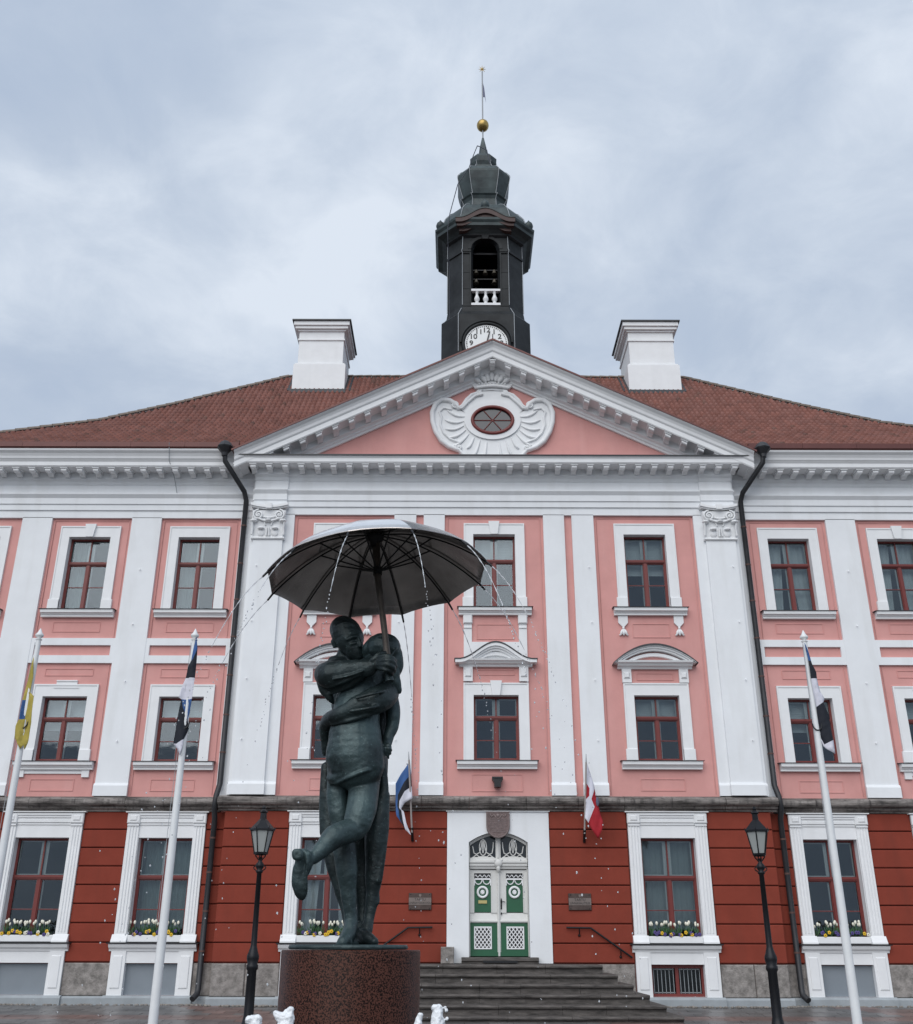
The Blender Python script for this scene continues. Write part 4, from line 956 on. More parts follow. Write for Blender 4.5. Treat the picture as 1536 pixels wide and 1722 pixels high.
g = MB(); g.csq([(1.75, 31.85), (1.84, 31.92), (1.86, 32.0)], (0, TY), chm); g.csq([(1.86, 32.0), (2.0, 32.1), (2.22, 32.2), (2.24, 32.34), (2.32, 32.45), (2.34, 32.56), (2.2, 32.66), (2.06, 32.75)], (0, TY), .41, 1)
put('tower_cornice', (g, [TOWERM, COPPER]), hall)
g = MB(); n = 20; eb = lambda hw, zb, ht: [(-hw + 2 * hw * i / n, zb + ht * (.5 + .5 * math.cos(math.pi * min(1, abs(2 * i / n - 1) * 1.15)))) for i in range(n + 1)]
g.strip(eb(1.375, 32.54, .52), eb(1.375, 32.30, .50), TY - 2.345, TY - 1.6, 0); g.strip(eb(1.32, 32.31, .50), eb(1.32, 32.14, .48), TY - 2.25, TY - 1.6, 1); g.strip(eb(1.2, 32.16, .47), eb(1.2, 31.98, .44), TY - 2.06, TY - 1.6, 1); g.strip(eb(1.39, 32.60, .54), eb(1.39, 32.535, .53), TY - 2.37, TY - 1.5, 2)
put('eyebrow_cornice', (g, [BROWNTRIM, BROWNTRIM, COPPER]), hall)
dm = [(2.06, 32.72), (1.98, 33.1), (1.85, 33.5), (1.6, 33.9), (1.38, 34.1), (1.25, 34.2), (1.02, 34.32), (.98, 34.8), (1.05, 34.95), (1.12, 35.02), (.98, 35.10), (1.06, 35.35), (1.20, 35.9), (1.27, 36.3), (1.27, 36.42), (1.12, 36.68), (.86, 36.9), (.68, 37.08), (.66, 37.2), (.55, 37.24), (.64, 37.5), (.66, 37.8), (.52, 38.02), (.30, 38.12), (.22, 38.35), (.17, 38.8), (.10, 39.2), (.05, 39.5)]
put('dome', (MB().csq(dm, (0, TY), .45), COPPER), hall)
g = MB(); g.tube([(0, TY, 39.3), (0, TY, 44.1)], .035, 6); put('spire_rod', (g, WIRE), hall)
put('gold_ball', (MB().ball((0, TY, 40.35), (.31, .31, .34), 20), GOLD), hall)
g = MB()
for k in range(8): a = math.pi * k / 4; g.tube([(0, TY, 44.25), (.2 * math.cos(a), TY, 44.25 + .26 * math.sin(a))], [.03, .006], 5)
g.ball((0, TY, 44.25), .06, 8); put('gold_star', (g, GOLD), hall)
put('weather_vane', (MB().prism([(0.03, 43.3), (.10, 42.9), (.18, 41.9), (.12, 42.3), (.03, 42.3)], TY - .01, TY + .01), mat('vane_blue', (.07, .08, .16), .5)), hall)
for x_, y_, z_ in ((0, TY - 2.1, 33.05), (-2.1, TY - 1.1, 32.62), (2.1, TY - 1.1, 32.62)):
    put('finial', (MB().lathe([(.12, 0), (.07, .08), (.1, .16), (.19, .3), (.21, .42), (.17, .55), (.08, .64), (.03, .74)], (x_, y_, z_), 12), COPPER), hall)
g = MB()
for s_ in (1, -1):
    g.tube([(s_ * (q + .02), yf - .04, 28.1), (s_ * (q + .02), yf - .05, 30.95), (s_ * (q + .05), yf - .13, 31.05), (s_ * (q + .02), yf - .05, 31.2), (s_ * (q + .0), yf - .05, 31.95)], .016, 5)
    g.tube([(s_ * 1.24, TY - 2.03, 25.5), (s_ * 1.24, TY - 2.03, 27.45), (s_ * 1.1, TY - 1.8, 27.9)], .016, 5)
    g.tube([(s_ * (H_ + .02), TY - q, 28.1), (s_ * (H_ + .02), TY - q, 31.9)], .016, 5)
    rr = [(h, z) for h, z in dm[:21]]; g.tube([(s_ * (h * .55 + .02), TY - h - .02, z) for h, z in rr], .016, 5)
    g.tube([(s_ * (h + .02), TY - h * .55 - .02, z) for h, z in rr], .016, 5)
put('light_string', (g, WIRE), hall)
g = MB(); p = [at(803, 245, 6), at(806, 246, 5.8), at(819, 252, 5.6), at(824, 275, 5.4)]; g.tube(p, .025, 5); g.tube([at(803, 245, 6), at(796, 262, 5.9), at(789, 282, 5.8), at(770, 310, 5.5), at(757, 358, 4.9), at(753, 385, 4.5), at(754, 420, 5.0), at(757, 470, 5.6), at(756, 560, 5.5)], .022, 5)
put('cable', (g, DARKCAB), hall)
# balustrade and bells
g = MB(); yb = yf + .02
g.box(-.66, .66, yb - .06, yb + .14, 28.86, 28.97); g.box(-.66, .66, yb - .05, yb + .12, 28.10, 28.22)
put('balustrade_rail', (g, TRIM), hall)
BAL = MB().lathe([(.10, 0), (.10, .04), (.06, .06), (.08, .12), (.125, .22), (.12, .30), (.07, .42), (.05, .52), (.075, .55), (.05, .58), (.09, .61), (.09, .65)], (0, 0, 0), 12).mesh('baluster', TRIM)
for x in (-.40, 0, .40): put('baluster', BAL, hall, (x, yb + .04, 28.215))
g = MB(); g.box(-.7, .7, TY - 1.25, TY - 1.2, 30.36, 30.40); g.box(-.7, .7, TY - 1.25, TY - 1.2, 29.86, 29.90); g.box(-1.4, 1.4, TY - 1.2, TY - 1.1, 31.3, 31.4); put('bell_beam', (g, IRON), hall)
BELL = MB().lathe([(.14, 0), (.115, .04), (.085, .12), (.075, .2), (.05, .25), (.0, .26)], (0, 0, 0), 14).mesh('bell', mat('bell_bronze', (.12, .11, .09), .45, .6))
for x, z in ((-.42, 30.14), (0, 30.14), (.42, 30.14), (-.42, 29.62), (.42, 29.62)): put('bell', BELL, hall, (x, TY - 1.25, z - .0))
# clock
CZ = 25.88; yk = TY - 2.0
ck = put('clock_face', (MB().prism(ell(.95, .95, 48, CZ), yk - .06, yk + .01), CLOCKW), hall)
g = MB(); g.tube([(1.02 * math.cos(t), yk - .06, CZ + 1.02 * math.sin(t)) for t in [2 * math.pi * i / 48 for i in range(48)]], .075, 8, closed=True); g.tube([(1.13 * math.cos(t), yk - .1, CZ + .02 + 1.13 * math.sin(t)) for t in [math.pi * i / 24 for i in range(25)]], .05, 8)
put('clock_rim', (g, TOWERM), ck)
g = MB()
for k in range(60):
    a = 2 * math.pi * k / 60; r = .022 if k % 5 else .03; g.box(.87 * math.sin(a) - r, .87 * math.sin(a) + r, yk - .068, yk - .06, CZ + .87 * math.cos(a) - r, CZ + .87 * math.cos(a) + r)
put('minute_dots', (g, BLACK), ck)
for k in range(1, 13):
    a = 2 * math.pi * k / 12; put('numeral', text_mesh(str(k), .35, BLACK, bold=.006), ck, (.67 * math.sin(a), yk - .066, CZ + .67 * math.cos(a)))
def hand(a, L_, w_):
    c, s = math.cos(a), math.sin(a); pts = [(-w_, -.1), (w_, -.1), (w_ * 1.3, L_ * .7), (0, L_), (-w_ * 1.3, L_ * .7)]
    return MB().prism([(x * c + z * s, CZ - x * s + z * c) for x, z in pts], yk - .10, yk - .09)
put('clock_hand', (hand(R_(62), .45, .04), BLACK), ck); put('clock_hand', (hand(R_(14), .66, .022), BLACK), ck)
put('clock_hub', (MB().ball((0, yk - .1, CZ), (.06, .03, .06), 10), BLACK), ck)
# ------------------------------------------------------------ steps, rails, block
steps = thing('entrance_steps', 'dark worn granite steps climbing to the green and white door', 'steps', (0, -3, -.3))
for i in range(8):
    zt = 1.11 - .235 * i; yf_ = -2.0 - .4 * i; hw = 2.80 + .35 * i
    zb = zt - .235
    pr = [(FR - .1, zb - .1), (yf_ + .05, zb - .1), (yf_ + .05, zt - .11), (yf_ + .03, zt - .09), (yf_ - .02, zt - .075), (yf_ - .035, zt - .04), (yf_ - .02, zt - .008), (yf_ + .01, zt), (FR - .1, zt)]
    # each course: several stones
    n = 4 + i // 2; cuts = [-hw] + [-hw + 2 * hw * (k + random.uniform(-.2, .2)) / n for k in range(1, n)] + [hw]
    for a, b in zip(cuts, cuts[1:]):
        dzr = random.uniform(-.006, .004); put('step_stone', (MB().sweep([(y, z + dzr) for y, z in pr], a + .004, b - .004), STEP), steps)
put('threshold', (MB().sweep([(FR + .3, 1.1), (FR - .42, 1.1), (FR - .42, 1.17), (FR - .47, 1.19), (FR - .47, 1.26), (FR - .44, 1.285), (FR + .3, 1.285)], -1.12, 1.12), STEP), steps)
put('boot_grille', (MB().box(-.5, .5, FR - .50, FR - .475, 1.14, 1.2), BLACK), steps)
tag(put('stone_block', (MB().bbox(-1.72, -1.34, FR - .7, FR - .16, 1.11, 1.56, .02), GRANITE)), 'small square granite block standing left of the door', 'stone block')
for s_, lb in ((-1, 'black iron handrail on the red wall left of the door, partly behind the pedestal'), (1, 'black iron handrail on the red wall right of the door')):
    r = thing('handrail', lb, 'handrail', (2.6 * s_, FR, 1.1), 'handrails beside the entrance steps')
    put('rail', (MB().tube([(1.98 * s_, FR - .16, 2.09), (2.70 * s_, FR - .16, 2.08), (3.88 * s_, FR - .16, 1.28)], .028, 8), IRON), r)
    for x, z in ((2.36, 2.08), (3.55, 1.50)): put('bracket', (MB().tube([(x * s_, FR - .16, z), (x * s_, FR - .16, z - .14), (x * s_, FR - .05, z - .2)], .016, 6).ball((x * s_, FR - .09, z - .2), .04, 8), IRON), r)
# plaques
for s_, l2, lb in ((-1, 'LINNAVOLIKOGU', 'small bronze plaque with a shield on the red wall, left of the door'), (1, 'LINNAVALITSUS', 'small bronze plaque with a shield on the red wall, right of the door')):
    x = 2.36 * s_ + (.06 if s_ > 0 else 0); pq = thing('wall_plaque', lb, 'plaque', (x, FR - .08, 2.8))
    put('plate', (MB().bbox(x - .34, x + .34, FR - .125, FR - .07, 2.57, 3.04, .012), BRONZE_SIGN), pq)
    put('band', (MB().box(x - .335, x + .335, FR - .13, FR - .12, 2.71, 2.91), SIGNL), pq)
    put('lettering', text_mesh('TARTU', .105, BLACK, .002), pq, (x, FR - .132, 2.857)); put('lettering', text_mesh(l2, .083, BLACK, .002), pq, (x, FR - .132, 2.762))
    put('emblem', (MB().prism([(x - .035, 3.01), (x + .035, 3.01), (x + .035, 2.96), (x, 2.925), (x - .035, 2.96)], FR - .135, FR - .125), SIGNL), pq)
    g = MB()
    for a in (-.28, .28):
        for z in (2.61, 3.0): g.ball((x + a, FR - .125, z), .016, 6)
    put('screw', (g, BLACK), pq)
# ------------------------------------------------------------ flower boxes
tb = MB(); tb.tube([(0, 0, 0), (.01, 0, .15), (0, 0, .28)], .008, 5, 0); tb.ball((0, 0, .31), (.034, .034, .05), 8, 1)
for a in (0, 2.1, 4.2): tb.add([(0, 0, .02), (.06 * math.cos(a), .06 * math.sin(a), .12), (.08 * math.cos(a), .08 * math.sin(a), .22), (.03 * math.cos(a + .4), .03 * math.sin(a + .4), .13)], [(0, 1, 2, 3)], 0)
TUL = tb.mesh('tulip', [LEAFM, TULIP])
def pan(m):
    p = MB()
    for a in range(5): p.ball((.03 * math.cos(a * 1.257), -.015, .03 * math.sin(a * 1.257)), (.028, .010, .028), 6)
    p.ball((0, -.022, 0), .012, 5, 1); return p.mesh('pansy', [m, BLACK])
PY, PP, PWH = pan(YEL), pan(PUR), pan(TULIP)
lbl = {(5.2, -1): 'window box of white tulips behind the bronze couple', (5.2, 1): 'window box of white tulips right of the door', (10.28, 1): 'window box of white tulips partly behind the right flagpole',
       (10.28, -1): 'window box of white tulips crossed by a white flagpole, left of the left lamp', (14.1, -1): 'window box of white tulips on the leftmost ground-floor window'}
for (bx, s_), lb in lbl.items():
    f = FR if bx == 5.2 else FW; x = bx * s_
    fb = thing('flower_box', lb, 'flower box', (x, f - .1, 1.66), 'flower boxes on the ground-floor sills')
    put('box', (MB().bbox(x - .80, x + .80, f - .16, f + .1, 1.668, 1.86, .015), TRIM), fb)
    g = MB()
    for k in range(260):
        px, py_, pz_ = x + random.uniform(-.77, .77), f + random.uniform(-.14, .07), 1.85 + random.uniform(0, .16) ** 1.3; a = random.uniform(0, 6.28); r = random.uniform(.02, .045)
        g.add([(px, py_, pz_), (px + r * math.cos(a), py_ + r * math.sin(a), pz_ + r * .6), (px + r * 1.5 * math.cos(a + .4), py_ + r * 1.5 * math.sin(a + .4), pz_ + r * .3), (px + r * math.cos(a + .9), py_ + r * math.sin(a + .9), pz_)], [(0, 1, 2, 3)])
    g.box(x - .78, x + .78, f - .14, f + .08, 1.80, 1.855)
    o = put('foliage', (g, SOIL), fb); o['kind'] = 'stuff'
    cl = [-.68, -.42, -.30, -.12, .05, .22, .42, .60]
    for c in cl:
        for k in range(random.choice((2, 3, 3))):
            o = put('tulip', TUL, fb, (x + c + random.uniform(-.085, .085), f - .03 + random.uniform(-.06, .06), 1.86 + random.uniform(-.03, .045)))
            o.rotation_euler = (random.uniform(-.12, .12), random.uniform(-.2, .2), random.uniform(0, 6)); o.scale = [random.uniform(.95, 1.25)] * 3
    for k in range(15):
        put('pansy', random.choice((PY, PY, PP, PP, PWH)), fb, (x - .72 + 1.44 * (k + random.uniform(-.3, 1.3)) / 15, f - .155, 1.90 + random.uniform(-.03, .08)))
# ------------------------------------------------------------ street lamps
def lamp(x, lb):
    y = -10.3; t = thing('street_lamp', lb, 'street lamp', (x, y, -.3), 'cast iron street lamps before the town hall')
    put('post', (MB().lathe([(.17, -.3), (.17, .1), (.13, .16), (.10, .3), (.095, 1.12), (.12, 1.16), (.12, 1.22), (.10, 1.25), (.125, 1.34), (.125, 1.40), (.10, 1.46), (.07, 1.56), (.062, 1.6), (.05, 2.98), (.075, 3.0), (.075, 3.03), (.05, 3.05), (.085, 3.10), (.085, 3.16), (.04, 3.22), (.035, 3.27), (.05, 3.3)], (x, y, 0), 16), IRON), t)
    g = MB()
    for q in (1, -1): g.tube([(x + q * .05, y, 3.02), (x + q * .12, y, 3.07), (x + q * .13, y, 3.1), (x + q * .06, y, 3.15)], .012, 6); g.tube([(x + q * .03, y, 3.24), (x + q * .10, y, 3.32), (x + q * .11, y, 3.38)], .014, 6); g.tube([(x, y + q * .03, 3.24), (x, y + q * .10, 3.32), (x, y + q * .11, 3.38)], .014, 6)
    put('scroll', (g, IRON), t)
    r0, r1, z0, z1 = .135, .235, 3.38, 3.83; n = 6; ph = R_(10)
    g = MB(); g.lathe([(.10, 3.34), (.15, 3.36), (.155, 3.40), (.10, 3.405)], (x, y, 0), 6, sm=False, ph=ph); g.lathe([(.22, 3.825), (.265, 3.835), (.265, 3.87), (.19, 3.95), (.17, 3.97), (.10, 4.05), (.07, 4.08), (.065, 4.2), (.10, 4.22), (.06, 4.25), (.04, 4.28), (.05, 4.31), (.015, 4.36)], (x, y, 0), 6, sm=False, ph=ph)
    for k in range(n):
        a = 2 * math.pi * k / n + ph; g.tube([(x + r0 * math.cos(a), y + r0 * math.sin(a), z0), (x + r1 * math.cos(a), y + r1 * math.sin(a), z1)], .013, 6); g.tube([(x + .26 * math.cos(a), y + .26 * math.sin(a), 3.86), (x + .275 * math.cos(a), y + .275 * math.sin(a), 3.91)], [.014, .006], 5)
    put('lantern_frame', (g, IRON), t)
    for k in range(n):
        a, b = 2 * math.pi * k / n + ph, 2 * math.pi * (k + 1) / n + ph; V = [(x + (r0 - .01) * math.cos(a), y + (r0 - .01) * math.sin(a), z0), (x + (r0 - .01) * math.cos(b), y + (r0 - .01) * math.sin(b), z0), (x + (r1 - .01) * math.cos(b), y + (r1 - .01) * math.sin(b), z1), (x + (r1 - .01) * math.cos(a), y + (r1 - .01) * math.sin(a), z1)]
        put('lamp_pane', (MB().add(V, [(0, 1, 2, 3)]), FROST), t)
lamp(-5.42, 'black cast iron street lamp left of the bronze couple'); lamp(5.12, 'black cast iron street lamp right of the steps')
# ------------------------------------------------------------ flags
def cloth(name, polys, Y, mats, wave, parent=None, amp=.05, fr=14):
    g = MB(); import bmesh
    idx = {}
    ml = []
    bm = bmesh.new()
    for m_, poly in polys:
        if m_ not in ml: ml.append(m_)
        vs_ = [bm.verts.new(at(px, py, Y)) for px, py in poly]; f_ = bm.faces.new(vs_); f_.material_index = ml.index(m_)
    bmesh.ops.remove_doubles(bm, verts=bm.verts, dist=.004)
    bmesh.ops.triangulate(bm, faces=bm.faces)
    for _ in range(3): bmesh.ops.subdivide_edges(bm, edges=[e_ for e_ in bm.edges if e_.calc_length() > .09], cuts=1, use_grid_fill=False); bmesh.ops.triangulate(bm, faces=bm.faces)
    for v in bm.verts: v.co.y += amp * math.sin(v.co.x * fr + v.co.z * 3.0) + amp * .4 * math.sin(v.co.x * fr * 2.3 - v.co.z * 5)
    bmesh.ops.recalc_face_normals(bm, faces=bm.faces)
    me = bpy.data.meshes.new(name); bm.to_mesh(me); bm.free()
    for m_ in ml: me.materials.append(m_)
    for p in me.polygons: p.use_smooth = True
    o = put(name, me, parent); sd_ = o.modifiers.new('thickness', 'SOLIDIFY'); sd_.thickness = .006
    return o
z8 = lambda L_: [(640 + x / 3.84, 1240 + y / 3.84) for x, y in L_]
z3 = lambda L_: [(x / 3.2, 840 + y / 3.2) for x, y in L_]
z4 = lambda L_: [(1000 + x / 2.866, 820 + y / 2.866) for x, y in L_]
# masts
for (x, lb, fl_lb, ps) in ((-10.50, 'white flagpole at the far left with a yellow and blue flag', 'drooping yellow and blue flag on the leftmost flagpole',
        [(FYEL, z3([(186, 850), (180, 960), (150, 1075), (122, 1080), (140, 990), (160, 910)])), (FBLUE, z3([(150, 1075), (132, 1180), (106, 1185), (122, 1080)])), (FYEL, z3([(132, 1180), (125, 1320), (108, 1345), (92, 1300), (78, 1285), (86, 1220), (106, 1185)])), (FYEL, z3([(150, 1075), (165, 1040), (184, 1060), (170, 1200), (150, 1300), (128, 1345), (125, 1320), (132, 1180)]))]),
     (-7.07, 'white flagpole left of the bronze couple with a blue, black and white flag', 'drooping blue, black and white flag on the flagpole left of the couple',
        [(FBLUE, z3([(1056, 730), (1062, 800), (1040, 860), (1030, 870), (1042, 800)])), (FBLACK, z3([(1040, 860), (1062, 800), (1050, 960), (998, 960), (1012, 900), (1030, 870)])), (FWHITE, z3([(998, 960), (1050, 960), (1035, 1075), (978, 1076), (965, 1068), (980, 1010)])), (FBLUE, z3([(978, 1076), (1035, 1075), (1020, 1150), (1008, 1180), (985, 1120)])),
         (FBLACK, z3([(978, 1076), (985, 1120), (1008, 1180), (1015, 1230), (990, 1290), (948, 1315), (930, 1312), (945, 1230), (962, 1150)])), (FWHITE, z3([(948, 1315), (990, 1290), (985, 1330), (968, 1378), (955, 1345), (930, 1312)]))]),
     (6.38, 'white flagpole at the right with a blue, black and white flag', 'drooping blue, black and white flag on the right flagpole',
        [(FBLUE, z4([(1012, 750), (1022, 762), (1046, 835), (1030, 835)])), (FBLACK, z4([(1030, 835), (1046, 835), (1072, 890), (1075, 918), (1042, 922)])), (FWHITE, z4([(1042, 922), (1075, 918), (1090, 980), (1112, 1015), (1108, 1030), (1070, 1058)])), (FBLACK, z4([(1070, 1058), (1108, 1030), (1130, 1090), (1155, 1215), (1110, 1238), (1090, 1190)])), (FWHITE, z4([(1110, 1238), (1155, 1215), (1160, 1285), (1135, 1270), (1105, 1245), (1095, 1205)]))])):
    y = -11.2; t = thing('flagpole', lb, 'flagpole', (x, y, -.3), 'white flagpoles in front of the town hall')
    put('pole', (MB().tube([(x, y, -.3), (x, y, 3), (x, y, 7.75)], [.095, .082, .052], 14), POLE), t)
    put('finial', (MB().lathe([(.03, 7.74), (.075, 7.77), (.03, 7.8), (.085, 7.84), (.09, 7.88), (.05, 7.93), (.02, 8.0), (.005, 8.03)], (x, y, 0), 12), POLE), t)
    put('halyard', (MB().tube([(x - .06, y - .03, 7.7), (x - .11, y - .05, 4.0), (x - .10, y - .07, 2.0)], .006, 4), WIRE), t)
    zc_ = 6.25
    put('cleat_ring', (MB().tube([(x + .10 * math.cos(a), y - .07, 5.95 + .14 * math.sin(a)) for a in [math.pi + math.pi * i / 8 for i in range(9)]], .014, 6), BLACK), t)
    o = cloth('flag', ps, -11.33 + .05, None, 0, amp=.035, fr=22); tag(o, fl_lb, 'flag', 'flags drooping on the flagpoles')
# wall flags
wf = thing('wall_flag', 'blue, black and white flag on a short staff on the wall left of the door', 'flag', tuple(at(694, 1412, FR - .1)))
put('staff', (MB().tube([at(693, 1400, -.75), at(688, 1278, -1.35)], .028, 8), WOOD), wf); put('bracket', (MB().tube([at(694, 1414, -.45), at(693, 1392, -.8)], .045, 8), BLACK), wf); put('tip', (MB().tube([at(688, 1280, -1.33), at(687.5, 1264, -1.42)], [.022, .006], 6), WIRE), wf)
rowsE = [[(190, 150), (198, 235), (202, 315), (207, 395)], [(140, 228), (155, 290), (158, 350), (155, 425)], [(98, 300), (112, 370), (122, 410), (133, 462)], [(97, 420), (108, 440), (120, 455), (133, 463)], [(100, 488), (118, 478), (134, 470), (150, 478)], [(106, 512), (124, 524), (145, 540), (166, 552)], [(112, 512), (138, 556), (160, 596), (197, 632)]]
ps = []
for a, b in zip(rowsE, rowsE[1:]):
    for k, m_ in enumerate((FBLUE, FBLACK, FWHITE)): ps.append((m_, z8([a[k], a[k + 1], b[k + 1], b[k]])))
cloth('cloth', ps, -1.1, None, 0, wf, .06, 9)
wf = thing('wall_flag', 'white and red flag on a short staff on the wall right of the door', 'flag', tuple(at(984, 1414, FR - .1)))
put('staff', (MB().tube([at(983.5, 1402, -.75), at(986, 1282, -1.35)], .028, 8), WOOD), wf); put('bracket', (MB().tube([at(983, 1416, -.45), at(983.5, 1396, -.8)], .045, 8), BLACK), wf); put('tip', (MB().tube([at(986, 1284, -1.33), at(986, 1268, -1.42)], [.022, .006], 6), WIRE), wf)
cloth('cloth', [(FWHITE, z8([(1328, 150), (1360, 240), (1385, 330), (1362, 400), (1350, 330), (1325, 290)])), (FRED, z8([(1325, 290), (1350, 330), (1348, 380), (1322, 405), (1318, 340)])), (FWHITE, z8([(1350, 330), (1362, 400), (1383, 450), (1345, 552), (1322, 520), (1330, 420), (1322, 405), (1348, 380)])), (FRED, z8([(1385, 330), (1400, 430), (1412, 460), (1383, 450), (1362, 400)])), (FRED, z8([(1383, 450), (1412, 460), (1435, 540), (1432, 590), (1408, 655), (1370, 600), (1345, 552)]))], -1.1, None, 0, wf, .05, 11)
put('emblem', (MB().ball(tuple(at(640 + 1402 / 3.84, 1240 + 415 / 3.84, -1.22)), (.05, .02, .14), 8), mat('emblem_blue', (.10, .11, .16), .8)), wf)
# ------------------------------------------------------------ pedestal and statue
SY = -25.2
pc = at(591, 1597, SY); PX = pc.x
ped = put('pedestal', (MB().lathe([(.472, -2.2), (.472, 0), (.467, .01), (.0, .012)], (PX, SY, 1.56), 96), PEDM)); tag(ped, 'round polished brown granite pedestal under the bronze couple', 'pedestal')
st = thing('bronze_statue', 'dark green bronze statue of a kissing couple embracing on a round pedestal', 'statue', (PX, SY, 1.573))
put('base_plate', (MB().lathe([(.40, 0), (.41, .012), (.40, .03), (0, .032)], (PX - .02, SY, 1.573), 48, sy=.8), BRONZE), st)
def S(px, py, dy=0): return at(px, py, SY + dy)
PXM = 1 / 218.0
def body(name, chains, voxel=.0072, it=5):
    g = MB()
    for ch in chains:
        sy = ch.get('sy', .85); sz = ch.get('sz', 1.0); pts = [(S(*p[:3]), p[3] * PXM) for p in ch['p']]
        if len(pts) == 1: pts = pts * 2
        # smooth interpolation (Catmull-Rom)
        P_ = [pts[0]] + pts + [pts[-1]]
        for i in range(1, len(P_) - 2):
            p0, p1, p2, p3 = [p[0] for p in P_[i - 1:i + 3]]; r1, r2 = P_[i][1], P_[i + 1][1]
            L_ = (p2 - p1).length; n = max(1, int(L_ / (min(r1, r2) * .16 + .002)))
            n = min(n, 70)
            for k in range(n + 1):
                t = k / n; q_ = .5 * ((2 * p1) + (p2 - p0) * t + (2 * p0 - 5 * p1 + 4 * p2 - p3) * t * t + (3 * p1 - p0 - 3 * p2 + p3) * t ** 3) if not ch.get('lin') else p1.lerp(p2, t)
                r = r1 + (r2 - r1) * (t * t * (3 - 2 * t)); g.ball(q_, (r, r * sy, r * sz), 18)
    me = g.mesh(name + '_raw', BRONZE); o = bpy.data.objects.new('raw', me); COL.objects.link(o)
    m = o.modifiers.new('r', 'REMESH'); m.mode = 'VOXEL'; m.voxel_size = voxel; m.use_smooth_shade = True
    s = o.modifiers.new('s', 'SMOOTH'); s.factor = .5; s.iterations = it
    dg = bpy.context.evaluated_depsgraph_get(); me2 = bpy.data.meshes.new_from_object(o.evaluated_get(dg)); bpy.data.objects.remove(o); bpy.data.meshes.remove(me)
    for p in me2.polygons: p.use_smooth = True
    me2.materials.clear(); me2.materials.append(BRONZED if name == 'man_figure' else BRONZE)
    return put(name, me2, st)
c_ = lambda *p, **k: dict(p=list(p), **k)
